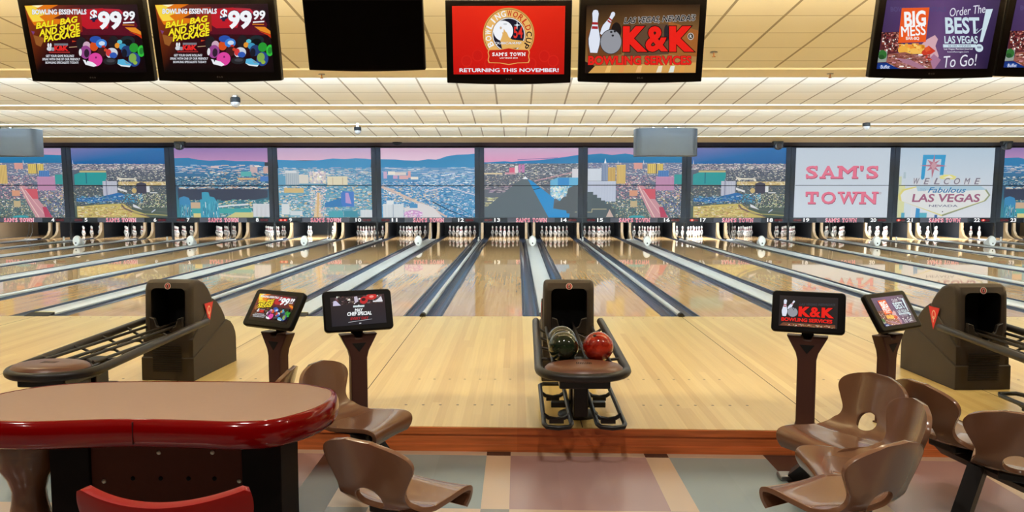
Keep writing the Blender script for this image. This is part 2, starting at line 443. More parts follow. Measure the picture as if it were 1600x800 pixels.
# lower pit floor under the lanes, side walls, back wall, rear wall
struct(MB().box(XL,YF,-.25,XR,31.6,-.12).build('lane_foundation', VBLK))
struct(MB().box(XL-.15,-5,-.3,XL,31.6,4.2).build('wall_left', WALLM))
struct(MB().box(XR,-5,-.3,XR+.15,31.6,4.2).build('wall_right', WALLM))
struct(MB().box(XL-.15,31.5,-.3,XR+.15,31.7,4.2).build('wall_back', VBLK))
struct(MB().box(XL-.15,-5.2,-.3,XR+.15,-5,4.2).build('wall_front', WALLM))

# saw-tooth ceiling
LIPZ = 3.2; LIPS = [5.6, 10.40, 14.70, 18.9, 23.05]; TH = .7
b = MB()
def cslope(y0,z0,y1,z1): b.quad((XL,y0,z0),(XR,y0,z0),(XR,y1,z1),(XL,y1,z1))
b.mi = 0
cslope(-5,3.62,1.8,3.62)
prev = 1.8
for lp in LIPS:
    b.mi = 0; cslope(prev, 3.62, lp, LIPZ+.022)
    b.mi = 1
    if lp < 20:
        b.box(XL, lp, LIPZ, XR, lp+TH, LIPZ+.022)
        b.box(XL, lp+TH-.02, LIPZ+.022, XR, lp+TH, LIPZ+.11)  # upstand added out of view to keep cove light off the hoods
        b.quad((XL,lp,LIPZ+.022),(XR,lp,LIPZ+.022),(XR,lp,3.62),(XL,lp,3.62))
    prev = lp
struct(b.build('ceiling', [CEIL, CEILP]))
# upper deck closing each recess, soffit above the masks
b = MB()
b.mi = 0
struct(MB().box(XL,-5,3.95,XR,31.6,4.1).build('ceiling.001', CEILP))
struct(MB().prism([(23.05,3.20),(25.0,3.16),(25.0,3.3),(23.05,3.3)], XL, XR, 'x').build('trim_2', SOFF))
struct(MB().prism([(25.0,3.16),(25.5,3.15),(26.38,3.12),(26.38,3.3),(25.0,3.3)], XL, XR, 'x').build('trim_4', mat('shaded_soffit',(46,34,20),.7,0,.2)))  # far end of the soffit, shade near the masks put into its colour
struct(MB().box(XL,26.6,3.05,XR,26.7,3.95).build('trim_3', VBLK))

# ------------------------------------------------------------------ lanes
GW = .235; CW = .155; SW = .026; LW = 1.054
def lane_part(cx):
    b = MB(); x0, x1 = cx-LW/2, cx+LW/2
    b.box(x0,YF,-.05,x1,30.4,0)
    b.mi = 1
    for i in range(-3,4):
        y = 14.9-.14*abs(i)+.2; x = cx+i*.133; w = .011
        b.add([(x-w,y,.0012),(x+w,y,.0012),(x,y+.13,.0012)], [(0,1,2)])
    for s in (-1,1):
        for i in (3,4.5,6,7.5,9):
            pass
    for i in (-.44,-.31,-.2,.2,.31,.44):
        x = cx+i; y = 13.1; w = .01
        b.box(x-w,y,.0002,x+w,y+.05,.0012)
    return b
def gutter_part(xa, xb, flip):
    b = MB(); n = 10; w = (xb-xa-.03)/2; c = (xa+xb)/2
    prof = [(xa,-.002),(xa+.012,-.002)]
    for i in range(n+1):
        a = PI*i/n; prof.append((c-w*math.cos(a), -.008-.075*math.sin(a)))
    prof += [(xb-.012,-.002),(xb,-.002)]
    k = len(prof); vs = []
    for y in (YF+.0, 14, 18, 22, 26, 30.3): vs += [(p[0],y,p[1]) for p in prof]
    for r_ in range(5):
        for i in range(k-1):
            b.mi = 1 if (i == 0 or i == k-2) else 0
            o = r_*k
            b.add([vs[o+i],vs[o+i+1],vs[o+k+i+1],vs[o+k+i]], [(0,1,2,3)])
    b.mi = 1   # end closure at the foul line
    b.add([(p[0],YF,p[1]) for p in prof] , [tuple(range(k))])
    return b
LX = {}
for k in range(-5,6):
    for s, num in ((-1,13+2*k),(1,14+2*k)):
        cx = XC+PW*k+s*(.39+LW/2); LX[num] = cx
        o = lane_part(cx).build('bowling_lane', [LANE, DOT])
        tag(o, 'glossy maple bowling lane running to the rack numbered %d' % num, 'bowling lane', 'lanes side by side')
        for (xa,xb) in ((cx-LW/2-GW,cx-LW/2),(cx+LW/2,cx+LW/2+GW)):
            gutter_part(xa,xb,0).build('gutter', [GUT, BLK], o, smooth=40)
# wide ball-return capping inside each pair, narrow strip between pairs
for k in range(-5,6):
    c = XC+PW*k
    pr = [(-CW,-.01),(-CW,.012),(-CW+.02,.026),(CW-.02,.026),(CW,.012),(CW,-.01)]
    b = MB(); b.prism([(c+p[0],p[1]) for p in pr], YF+.12, 27.2, 'y')
    o = b.build('ball_return_capping', CAPM, smooth=50)
    tag(o, 'wide pale grey ball return capping between lanes %d and %d' % (13+2*k,14+2*k), 'lane capping', 'wide cappings inside the lane pairs')
    e = MB(); e.add([(c-CW-.005,YF-.03,.002),(c+CW+.005,YF-.03,.002),(c+CW+.005,YF+.13,.032),(c-CW-.005,YF+.13,.032),(c-CW-.005,YF-.03,-.0),(c+CW+.005,YF-.03,-.0),(c+CW+.005,YF+.13,-.005),(c-CW-.005,YF+.13,-.005)],
          [(0,1,2,3),(4,7,6,5),(0,4,5,1),(1,5,6,2),(2,6,7,3),(3,7,4,0)]); e.build('end_cap', CAPE, o, bevel=.006)
    e2 = MB(); e2.box(c-CW+.02,YF+.131,.0262,c+CW-.02,YF+.19,.0275); e2.build('yellow_mark', mat('yellow_paint',(214,196,60),.5), o)
for k in range(-5,5):
    c = XC+PW*(k+.5)
    b = MB(); b.tube([(c,YF+.05,.008),(c,18,.008),(c,27.3,.008)], .034, 10)
    o = b.build('lane_divider_strip', CAPM, smooth=60)
    tag(o, 'thin pale grey divider strip between lanes %d and %d' % (14+2*k,15+2*k), 'lane divider', 'thin strips between the lane pairs')
    e = MB(); e.tube([(c,YF-.03,.006),(c,YF+.06,.008)], .04, 10); e.build('end_cap', CAPE, o, smooth=60)
    e = MB(); e.lathe([(.03,.03),(.035,.06),(.02,.13),(.03,.16),(.001,.17)], 10, (c-.02,26.1,0)); e.build('marker_knob', WHITE, o, smooth=60)
# white ball-track hoods at the pin end of each wide capping
def track_hood(c, y, num):
    b = MB(); n = 16; vs = []; fs = []
    secs = [(0,.07,.10),(.02,.105,.145),(.10,.115,.155),(.16,.10,.14),(.17,.075,.09),(.38,.06,.075)]
    for (dy,rx,rz) in secs:
        for i in range(n):
            a = 2*PI*i/n; vs.append((c+rx*math.cos(a), y+dy, .026+rz+rz*math.sin(a)))
    for j in range(len(secs)-1):
        for i in range(n): fs.append((j*n+i,j*n+(i+1)%n,(j+1)*n+(i+1)%n,(j+1)*n+i))
    fs += [tuple(range(n)), tuple((len(secs)-1)*n+i for i in range(n))]
    b.add(vs, fs); o = b.build('ball_track_hood', WHITE, smooth=35)
    tag(o, 'white rounded hood at the pin end of the capping between lanes %d and %d' % (num,num+1), 'ball track hood', 'white hoods at the capping ends')
    h = MB(); h.lathe([(.022,-.004),(.022,.002)], 12, (c,y,.11), 'y'); h.build('hole', VBLK, o)
for k in range(-5,6): track_hood(XC+PW*k, 23.7, 13+2*k)
E_COVE = [2750,7300,8500,9400]; E_PIN = 800; E_PINB = 110; E_DOWN = 500; E_APP = 74
# ------------------------------------------------------------------ mask screens over the pins
SW_, SH_ = 3.095, 2.29
def zoomP(cv, x0=50, y0=60, w=930, h=685): cv.map = lambda x, y: (min(1.0,max(0.0,(x-x0)/w)), min(1.0,max(0.0,1-(y-y0)/h)))
def ybuild(cv, x0, y0, x1, y1, c, lines=0, lc=None):
    cv.rect(x0,y1,x1,y0,c)
    if lines:
        for i in range(lines):
            x = x0+(x1-x0)*(i+.5)/lines; w = (x1-x0)/lines*.35
            cv.rect(x-w/2,y1,x+w/2,y0+abs(y1-y0)*.06,lc)
PINKSKY = ((226,178,200),(196,172,206))
WB = [(235,238,240),(180,205,225),(150,190,215),(90,140,180),(60,110,150),(220,205,190),(240,225,205)]
DKC = [(60,70,92),(80,92,112),(190,200,205),(230,228,210),(120,130,145),(150,140,120),(95,85,110)]
def sky(cv, top, bot, yb): cv.grad(50,yb,980,60,bot,top)
def mount(cv, pts, base, col, c2): 
    cv.nxt(); cv.face(pts+[(980,base),(50,base)], [col]*len(pts)+[c2,c2])
def pic_road():      # lanes 3/4 and 15/16
    cv = Canvas(SW_,SH_,.0006); zoomP(cv)
    sky(cv,(176,160,196),(206,160,190),130)
    mount(cv,[(50,125),(180,115),(290,128),(420,115),(520,130),(700,120),(980,128)],210,(40,130,180),(30,120,175))
    cv.grad(50,745,980,205,(90,110,110),(120,130,160))
    cv.specks(50,205,980,330,260,[(236,232,228),(190,200,215),(90,110,150),(214,180,170),(130,140,170)],(8,40),(3,9),1)
    cv.specks(330,330,980,560,420,[(214,150,160),(200,170,190),(120,90,120),(225,200,190),(150,120,150),(90,80,110),(226,190,180)],(8,36),(4,14),2)
    cv.specks(50,560,700,745,420,[(70,130,130),(60,90,100),(200,190,150),(170,170,130),(110,150,150),(230,220,180),(60,70,80)],(6,26),(4,14),3)
    cv.specks(740,430,985,745,330,[(90,110,160),(150,170,190),(60,80,120),(220,190,130),(120,110,150),(200,200,190)],(8,34),(4,14),4)
    ybuild(cv,250,250,325,400,(214,182,110),5,(190,150,90)); ybuild(cv,335,225,425,410,(226,196,120),6,(196,160,100))
    ybuild(cv,190,210,250,380,(150,165,190),4,(110,130,165)); ybuild(cv,505,205,590,265,(220,160,150)); ybuild(cv,640,215,795,310,(226,200,110),8,(196,166,90)); cv.rect(722,310,734,215,(90,90,100))
    ybuild(cv,745,280,850,350,(90,140,200),6,(70,115,180)); ybuild(cv,725,340,905,475,(200,150,184),14,(182,130,168)); ybuild(cv,905,320,995,415,(60,160,160))
    cv.poly([(210,210),(222,160),(234,210)],(240,240,240)); cv.poly([(344,215),(348,180),(352,215)],(235,235,235)); cv.poly([(596,210),(600,172),(604,210)],(235,235,235))
    cv.poly([(540,430),(600,430),(720,560),(860,745),(690,745),(620,610)],(206,150,160)); cv.poly([(590,460),(720,460),(725,560),(660,560)],(214,96,110))
    cv.line([(560,440),(640,600),(720,745)],9,(240,210,200)); cv.line([(600,470),(700,610),(800,745)],7,(235,190,190)); cv.poly([(760,640),(800,640),(850,740),(780,740)],(190,70,100))
    cv.rect(465,530,545,475,(222,160,130)); cv.rect(475,640,545,580,(200,180,140))
    ybuild(cv,50,262,185,382,(214,222,232)); ybuild(cv,50,385,330,585,(204,212,228),26,(180,190,212))
    cv.poly([(50,490),(105,490),(105,518),(145,518),(145,548),(185,548),(185,575),(225,575),(225,605),(290,605),(290,650),(330,660),(330,745),(50,745)],(84,98,104))
    cv.line([(50,690),(95,690),(95,660),(240,660)],6,(200,190,150)); cv.poly([(235,738),(270,660),(310,738)],(206,180,170)); cv.ell(540,738,80,16,(70,170,180))
    cv.rect(50,428,985,420,(14,16,22)); return cv
def pic_green():     # lanes 5/6 and 17/18
    cv = Canvas(SW_,SH_,.0006); zoomP(cv,62,45,935,697); w0,w1 = 60,1000
    cv.nxt(); cv.face([(w0,205),(w1,205),(w1,45),(w0,45)],[(20,104,170),(24,96,160),(44,112,176),(120,120,176)])
    cv.grad(w0,745,w1,203,(80,96,84),(96,104,124))
    cv.specks(w0,200,w1,262,220,[(220,214,206),(170,160,170),(130,130,150),(236,230,220),(190,170,180)],(10,46),(4,10),11)
    cv.specks(400,262,w1,420,330,[(66,72,92),(80,84,100),(190,190,186),(110,112,120),(226,220,200),(56,62,84)],(8,34),(3,9),12)
    cv.specks(w0,425,w1,640,560,[(60,72,92),(50,62,84),(180,176,170),(90,100,110),(210,200,160),(66,90,110),(120,110,110)],(6,30),(3,10),13)
    cv.poly([(80,310),(150,285),(405,285),(405,345),(370,412),(80,412)],(44,158,160)); cv.rect(135,288,402,270,(200,180,130)); cv.rect(195,400,206,290,(34,110,130))
    cv.rect(520,420,1000,380,(206,180,120)); cv.specks(520,378,1000,420,80,[(226,206,150),(180,150,100),(240,230,200)],(14,40),(4,8),14)
    cv.poly([(500,330),(560,345),(700,348),(712,378),(690,378),(680,360),(560,360),(540,378)],(232,226,206))
    cv.poly([(510,440),(600,470),(600,490),(510,462)],(226,226,226))
    ybuild(cv,362,375,505,525,(200,202,214),9,(170,174,196)); cv.rect(395,525,406,350,(130,134,160))
    cv.poly([(700,400),(750,384),(800,400),(805,490),(760,505),(700,492)],(66,64,84)); cv.rect(800,486,832,426,(226,228,230)); cv.rect(832,498,905,486,(210,212,214)); cv.ell(676,470,24,26,(206,180,120))
    cv.poly([(90,545),(300,540),(520,490),(580,510),(570,560),(300,585),(90,580)],(44,110,176)); cv.specks(90,520,560,600,120,[(30,84,150),(70,150,200),(140,180,200),(40,100,120)],(14,50),(4,10),15); cv.specks(560,500,760,600,60,[(60,150,200),(90,180,210),(40,110,160)],(10,34),(5,12),16)
    cv.poly([(90,630),(330,612),(560,600),(640,660),(760,700),(820,745),(90,745)],(206,188,110)); cv.specks(95,625,640,740,220,[(226,206,130),(176,150,84),(196,140,110),(150,130,90),(236,220,160)],(14,60),(3,9),17)
    cv.line([(540,610),(570,650),(660,690),(760,715),(820,745)],16,(120,100,96)); cv.poly([(655,605),(690,620),(750,662),(660,636)],(226,228,232)); cv.line([(640,690),(760,705),(1000,720)],7,(190,180,110)); cv.line([(560,600),(720,660),(1000,690)],6,(110,110,104)); cv.line([(840,690),(880,660)],10,(200,210,226))
    cv.specks(700,500,1000,640,90,[(236,232,200),(220,214,150),(160,190,150)],(8,16),(6,12),18)
    cv.poly([(75,205),(79,160),(83,205)],(220,220,230)); cv.rect(w0,424,w1,416,(14,16,22)); return cv
def pic_teal():      # lanes 7/8 and 23/24
    cv = Canvas(SW_,SH_,.0006); zoomP(cv,58,50,957,692); a,b_ = 55,1030
    cv.grad(a,190,b_,50,(196,146,190),(150,124,180))
    mount(cv,[(a,150),(200,146),(300,165),(420,175),(560,168),(690,180),(800,178),(980,185)],240,(50,128,180),(54,130,184))
    cv.grad(a,430,b_,232,(60,100,130),(56,126,178)); cv.grad(a,745,b_,430,(60,140,150),(60,90,120))
    cv.specks(a,215,b_,300,70,[(206,190,190),(176,196,214),(220,206,190),(120,160,200)],(40,130),(5,11),21)
    cv.specks(360,280,b_,425,300,[(90,150,180),(220,210,190),(40,90,120),(200,170,140),(150,190,200),(60,110,150)],(14,50),(4,11),22)
    cv.specks(a,330,420,425,150,[(50,110,140),(120,170,190),(40,84,110),(206,206,196)],(14,44),(4,10),23)
    cv.rect(830,295,905,238,(206,176,176)); cv.rect(965,300,b_,238,(210,170,160)); cv.rect(735,330,840,282,(90,180,180)); cv.rect(930,380,b_,330,(80,130,200)); cv.rect(700,365,900,345,(214,176,130)); cv.rect(430,250,510,226,(210,190,190))
    cv.poly([(80,452),(400,446),(900,452),(1000,470),(1000,540),(880,562),(500,575),(80,560)],(60,68,90)); cv.specks(80,430,1010,456,90,[(206,206,206),(210,180,150),(80,150,180)],(20,70),(5,11),24)
    cv.specks(200,560,b_,740,330,[(60,160,170),(200,206,210),(60,110,140),(120,180,170),(214,196,130),(90,130,150)],(14,60),(5,14),25)
    cv.rect(205,650,320,590,(206,176,146)); cv.rect(215,700,b_-200,650,(70,170,170)); cv.rect(230,742,330,700,(222,210,140)); cv.poly([(560,742),(660,690),(845,690),(845,742)],(206,204,140)); cv.line([(440,640),(620,620),(800,610)],16,(220,226,230))
    cv.poly([(90,545),(140,528),(190,545),(205,590),(205,742),(90,742)],(60,140,190)); cv.specks(92,610,205,740,50,[(50,120,140),(90,170,190)],(8,12),(40,90),26)
    cv.poly([(305,560),(325,560),(325,490),(360,486),(395,490),(405,530),(450,540),(470,570),(500,660),(500,742),(305,742)],(64,160,190)); cv.specks(330,570,490,740,60,[(44,120,150),(90,180,204),(56,140,170)],(6,10),(50,110),27)
    ybuild(cv,845,605,1030,735,(222,226,230),14,(190,190,196)); cv.rect(a,428,b_,420,(14,16,22)); return cv
def pic_strip():     # lanes 9/10
    cv = Canvas(SW_,SH_,.0006); zoomP(cv,42,60,945,686); a,b_ = 40,995
    cv.grad(a,180,b_,60,(222,182,206),(196,172,206))
    mount(cv,[(a,175),(200,180),(320,186),(480,178),(600,162),(720,168),(830,160),(930,164),(990,172)],262,(64,146,196),(70,150,200))
    cv.grad(a,745,b_,260,(110,170,190),(100,160,196))
    cv.specks(a,250,b_,330,110,[(210,206,206),(150,180,200),(190,190,200),(90,150,190)],(30,90),(5,11),31)
    cv.specks(500,280,b_,425,190,[(60,120,170),(180,196,206),(206,200,190),(90,150,190)],(20,60),(4,10),32)
    cv.specks(a,430,b_,745,620,[(70,140,180),(200,214,220),(214,186,140),(50,110,150),(230,226,214),(110,170,180),(226,196,150),(150,190,206)],(14,60),(5,14),33)
    ybuild(cv,118,290,255,420,(186,196,202),7,(160,176,190)); cv.rect(118,306,230,282,(220,224,226)); ybuild(cv,255,322,350,410,(222,216,204)); cv.specks(350,285,525,410,90,[(226,214,206),(206,196,200),(236,226,206),(190,180,200)],(16,50),(14,40),34); ybuild(cv,540,338,745,422,(230,220,190),0); cv.rect(590,420,600,350,(206,190,160)); cv.rect(690,420,700,350,(206,190,160))
    cv.poly([(430,500),(465,500),(470,745),(390,745)],(224,200,160)); cv.specks(360,440,520,745,130,[(226,206,200),(200,190,206),(210,180,190),(236,226,214)],(8,26),(6,14),35); cv.line([(447,500),(430,745)],18,(220,184,130))
    cv.rect(100,500,300,455,(214,186,130)); cv.poly([(510,600),(640,560),(690,575),(690,640),(510,645)],(60,130,190))
    cv.poly([(675,500),(700,485),(805,490),(805,640),(690,636),(675,600)],(76,130,206)); cv.poly([(720,500),(750,500),(780,610),(720,600)],(190,160,210))
    cv.rect(545,745,690,680,(80,170,186)); cv.rect(700,740,840,680,(70,150,170)); ybuild(cv,868,670,995,745,(226,232,234),8,(200,210,216)); ybuild(cv,70,610,150,715,(220,226,228)); cv.rect(155,725,280,680,(214,222,226)); cv.rect(a,430,b_,422,(20,24,32)); return cv
def pic_arena():     # lanes 11/12
    cv = Canvas(SW_,SH_,.0006); zoomP(cv); a,b_ = 50,980
    cv.grad(a,185,b_,60,(236,204,222),(216,178,206))
    mount(cv,[(a,170),(200,173),(280,180),(420,184),(520,170),(600,174),(650,160),(700,142),(800,126),(920,122),(980,116)],252,(56,140,190),(60,146,198))
    cv.grad(a,745,b_,250,(70,150,200),(96,150,196))
    cv.specks(a,246,b_,330,60,[(206,214,226),(130,176,210),(170,196,214)],(50,160),(4,9),41)
    cv.specks(430,300,b_,430,150,[(230,236,240),(110,160,200),(170,200,220),(80,140,190)],(20,90),(5,10),42)
    cv.specks(a,380,b_,745,820,[(200,220,232),(80,150,196),(60,124,176),(232,236,240),(120,180,214),(50,110,160),(214,200,200),(150,196,220)],(10,44),(4,11),43)
    for x0,y0,x1,y1,c in ((75,290,110,360,(206,176,206)),(120,288,190,322,(240,234,220)),(190,296,300,326,(226,214,206)),(230,330,320,366,(224,176,176)),(318,286,345,352,(226,170,170)),(170,330,215,362,(206,170,200)),(345,342,420,368,(240,232,220))): cv.rect(x0,y1,x1,y0,c)
    cv.line([(a,440),(180,490),(300,545),(420,600),(560,660),(700,745)],26,(214,190,180)); cv.specks(70,450,620,700,150,[(240,226,206),(214,190,170),(226,206,160)],(12,40),(5,11),44)
    cv.line([(560,590),(720,670),(900,745)],9,(24,56,86)); cv.line([(640,590),(820,650),(980,745)],6,(40,84,120)); cv.line([(480,490),(700,440),(980,520)],10,(206,206,220))
    cv.poly([(275,650),(430,600),(560,640),(660,745),(275,745)],(226,222,222)); cv.ell(365,712,95,40,(206,150,206)); cv.specks(275,680,460,745,40,[(230,190,226),(240,230,240)],(14,40),(6,12),45); cv.rect(330,650,410,612,(80,150,200))
    ybuild(cv,62,612,270,745,(226,232,234),18,(196,208,216)); cv.rect(100,612,172,575,(232,236,238)); cv.rect(160,745,172,612,(180,192,204)); cv.rect(a,435,b_,427,(20,24,32)); return cv
def pic_pyramid():   # lanes 13/14
    cv = Canvas(SW_,SH_,.0006); zoomP(cv); a,b_ = 50,980
    cv.grad(a,200,b_,60,(230,160,196),(206,176,206))
    mount(cv,[(a,202),(250,190),(330,196),(420,186),(600,178),(720,165),(850,148),(980,128)],222,(48,128,184),(50,140,196)); cv.line([(380,176),(520,168),(780,156)],7,(140,124,176))
    cv.grad(a,745,b_,212,(100,108,116),(110,120,136))
    cv.specks(a,212,b_,330,420,[(206,210,214),(80,90,104),(66,76,92),(226,220,200),(130,140,150)],(10,44),(3,8),51)
    cv.specks(a,330,b_,470,420,[(84,92,104),(200,196,190),(66,74,88),(160,150,150),(226,214,190),(120,116,124)],(8,34),(3,9),52)
    cv.specks(a,430,340,500,60,[(150,130,150),(190,170,180),(90,96,108)],(50,130),(3,7),53); cv.specks(a,545,210,645,60,[(222,214,150),(236,230,180),(150,150,120)],(30,90),(4,8),54)
    cv.rect(a,318,230,304,(230,210,170)); cv.rect(298,300,355,252,(226,110,140)); cv.rect(352,305,385,235,(236,226,226)); cv.rect(390,300,412,220,(206,130,180)); cv.rect(420,300,450,222,(200,130,180)); cv.rect(255,318,360,300,(214,160,170))
    cv.line([(560,380),(700,350),(920,300)],9,(206,160,170))
    cv.poly([(705,380),(780,350),(900,350),(980,345),(980,430),(880,500),(800,582),(705,520)],(110,186,224)); cv.specks(705,430,890,560,90,[(236,240,236),(200,222,214),(150,200,226)],(10,36),(12,36),55); cv.rect(780,430,890,352,(70,150,214)); ybuild(cv,920,262,980,350,(222,220,224))
    cv.poly([(480,366),(520,380),(745,555),(735,655),(865,675),(870,702),(900,706),(895,745),(660,745)],(52,150,214)); cv.line([(535,470),(605,452)],8,(30,66,96)); cv.line([(480,370),(670,745)],5,(40,90,140))
    cv.poly([(385,386),(440,366),(482,368),(690,745),(a,745),(a,660)],(98,112,120))
    cv.poly([(745,650),(750,600),(800,582),(830,545),(870,530),(880,460),(910,440),(980,420),(980,745),(895,745),(900,706),(870,702),(865,672)],(96,104,108))
    cv.poly([(430,364),(456,336),(486,364)],(240,244,250)); cv.line([(950,690),(975,690)],6,(190,186,150)); cv.rect(a,433,b_,425,(20,24,32)); return cv
def pic_town():      # lanes 19/20
    cv = Canvas(SW_,SH_,.0012); cv.grad(0,0,1,1,(214,224,234),(200,212,224))
    for dx, dy, c in ((.008,-.010,(150,60,90)),(0,0,(236,124,150))):
        cv.slab("SAM'S", .11+dx, .565+dy, .875+dx, .745+dy, c); cv.slab("TOWN", .115+dx, .20+dy, .865+dx, .375+dy, c)
    cv.ell(.905,.355,.013,.017,(180,160,170)); cv.ell(.905,.355,.009,.012,(210,218,228)); cv.text('R',.901,.349,.909,.361,(150,130,140)); cv.rect(0,.463,1,.471,(20,22,28)); return cv
def pic_welcome():   # lanes 21/22
    cv = Canvas(SW_,SH_,.0012); zoomP(cv,48,20,975,710); a,b_ = 40,1030
    cv.grad(a,735,b_,20,(226,230,236),(186,206,222))
    for x0,y0,x1,y1,c in ((a,310,80,735,(206,214,180)),(60,400,120,735,(220,222,170)),(95,265,120,330,(176,196,206)),(120,590,190,735,(214,226,232)),(95,680,130,735,(90,170,196)),(285,680,360,735,(90,180,200)),(440,700,470,735,(70,110,170))): cv.rect(x0,y1,x1,y0,c)
    cv.poly([(285,90),(520,90),(505,295),(468,295),(475,135),(325,135),(312,330),(290,345),(275,330)],(60,160,210)); cv.poly([(245,630),(285,640),(285,735),(240,735)],(60,150,206))
    cv.poly([(465,315),(510,290),(590,292),(640,310),(630,340),(480,335)],(232,226,140)); cv.poly([(500,325),(570,298),(610,325)],(236,234,224))
    cv.poly([(50,500),(90,440),(230,410),(420,408),(880,410),(960,440),(1005,500),(960,560),(520,716),(60,550)],(226,216,130)); cv.poly([(880,410),(960,440),(1005,500),(960,560),(520,716),(515,700),(940,560),(985,500),(950,450),(860,420)],(150,160,130))
    cv.poly([(76,500),(110,455),(240,420),(850,420),(945,450),(985,500),(940,555),(510,700),(90,560)],(230,232,230)); cv.poly([(230,408),(900,408),(960,445),(700,455),(520,435),(250,460)],(176,206,222))
    cv.poly([(400,80),(410,165),(460,140),(420,185),(535,203),(420,215),(465,260),(410,235),(386,330),(378,235),(330,255),(365,210),(255,200),(365,190),(330,140),(385,165)],(186,120,140)); cv.poly([(398,150),(430,200),(392,250),(370,200)],(206,160,170))
    for i, ch in enumerate('WELCOME'):
        x = 200+i*104; cv.ell(x+32,362,40,36,(214,218,224)); cv.text(ch,x,390,x+62,325,(130,124,140),.03,.25)
    cv.text('TO',268,460,330,432,(150,176,200),.01); cv.text('Fabulous',350,474,745,420,(50,126,180),.03,.35)
    cv.text('LAS VEGAS',192,570,895,486,(164,100,130),.05,.1); cv.text('NEVADA',372,620,670,597,(110,110,140),.02); cv.ell(516,668,6,6,(60,60,80))
    cv.rect(a,404,b_,396,(20,24,32)); return cv
PICS = {}
for nm, fn in (('road',pic_road),('green',pic_green),('teal',pic_teal),('strip',pic_strip),('arena',pic_arena),('pyramid',pic_pyramid),('town',pic_town),('welcome',pic_welcome)):
    PICS[nm] = fn().mesh('screen', WALLPIC)
ORDER = {-5:'road',-4:'green',-3:'teal',-2:'strip',-1:'arena',0:'pyramid',1:'road',2:'green',3:'town',4:'welcome',5:'teal'}
MLAB = {'road':'a pink boulevard cityscape','green':'a deep blue sky over a green block','teal':'a mauve sky and teal towers','strip':'a pink sky and cream hotels','arena':'a pink sky over a blue suburb','pyramid':'a grey pyramid and blue shadow','town':'pink slab lettering on pale grey','welcome':'a pale welcome sign'}
ON = {9:2, 17:1, 21:1, 22:1}
def mask_unit(k):
    n1, n2 = 13+2*k, 14+2*k
    r = empty('masking_unit', (XC+PW*k, YM, .618), 0, R(2.4))
    tag(r, 'mask screen showing %s above lanes %d and %d' % (MLAB[ORDER[k]], n1, n2), 'mask screen', 'mask screens above the pins')
    w = PW/2-.006; sw = SW_/2; b = MB()
    b.box(-w,0,.163,-sw,.1,.163+SH_); b.box(sw,0,.163,w,.1,.163+SH_); b.box(-w,0,.163+SH_,w,.1,.163+SH_+.05); b.box(-sw,.03,.163,sw,.1,.163+SH_)
    b.build('frame', FRAME, r)
    place(PICS[ORDER[k]], 'screen', r, (-sw,.026,.163))
    MB().box(-w,-.015,0,w,.1,.160).build('number_board', STRIP, r)
    cv = Canvas(2*w,.16,.0012)
    cv.rect(.27,.06,.73,.96,(84,88,100))
    for i, (n, u0, u1) in enumerate(((n1,.142,.142+.028*len(str(n1))),(n2,.848-.028*len(str(n2)),.848))):
        cv.text(str(n),u0,.14,u1,.92,(250,250,250),.06)
        lu = (.05,.09) if i == 0 else (.87,.91)
        for j, u in enumerate(lu):
            lit = ON.get(n,0) > (1-j if i == 0 else j) if ON.get(n,0) < 2 else True
            if n == 17 or n == 21: lit = (j == 0)
            if n == 22: lit = (j == 0)
            if n not in ON: lit = False
            cv.ell(u+.012,.5,.022,.26,(214,30,36) if lit else (86,32,42))
            if lit: cv.ell(u+.012,.5,.009,.16,(255,190,170))
    cv.slab("SAM'S TOWN",.353,.06,.652,.94,(244,206,214),.085); cv.slab("SAM'S TOWN",.358,.14,.647,.86,(226,96,120),.02)
    place(cv.mesh('lane_numbers', TVPIC), 'lane_numbers', r, (-w,-.0165,0))
for k in range(-5,6): mask_unit(k)
for k in range(-5,5):
    c = XC+PW*(k+.5)
    o = MB().box(c-.03,YM-.02,-.05,c+.03,YM+.06,.615).build('divider_post', GREYB, bevel=.006)
    tag(o, 'thin dark post standing between lanes %d and %d under the masks' % (14+2*k,15+2*k), 'post', 'posts between the lane pairs')

# ------------------------------------------------------------------ pin decks: side boards, lift rods, pins
def kick(x, lab):
    b = MB(); b.box(x-.03,28.54,-.1,x+.03,30.55,.72)
    o = b.build('side_board', GREYB); tag(o, lab, 'side board', 'boards beside the pin decks')
    f = MB(); f.prism([(27.9,-.02),(28.1,.02),(28.3,.1),(28.42,.26),(28.44,.64),(28.539,.64),(28.539,-.02)], x-.045, x+.045, 'x'); f.build('tan_front_edge', TAN, o, bevel=.006)
for k in range(-5,6):
    c = XC+PW*k; n = 13+2*k
    kick(c-.14, 'dark side board with tan front edge along the right of lane %d pins' % n)
    kick(c+.14, 'dark side board with tan front edge along the left of lane %d pins' % (n+1))
    if k < 5: kick(c+PW/2, 'dark side board with tan front edge between the pins of lanes %d and %d' % (n+1,n+2))
    r = empty('ball_lift', (c,27.0,0)); tag(r, 'pair of pale curved lift rods between the pin decks of lanes %d and %d' % (n,n+1), 'ball lift', 'ball lifts at the pin end')
    for s in (-1,1):
        t = MB(); t.tube([(s*.04,-.25,.03),(s*.05,-.05,.08),(s*.06-.02,.1,.25),(s*.05-.03,.2,.75)], .012, 8); t.build('rod', METAL, r, smooth=60)
struct(MB().box(XL,30.6,-.2,XR,30.65,3.3).build('wall_back.001', VBLK))
prof = [(.0258,0),(.0286,.018),(.0455,.086),(.0605,.114),(.0585,.149),(.045,.19),(.030,.23),(.0245,.248),(.0235,.262),(.0250,.275),(.0268,.29),(.0310,.325),(.0323,.343),(.0265,.366),(.010,.380)]
b = MB(); n = 14; vs = []
for r_, z in prof: vs += [(r_*math.cos(2*PI*i/n), r_*math.sin(2*PI*i/n), z) for i in range(n)]
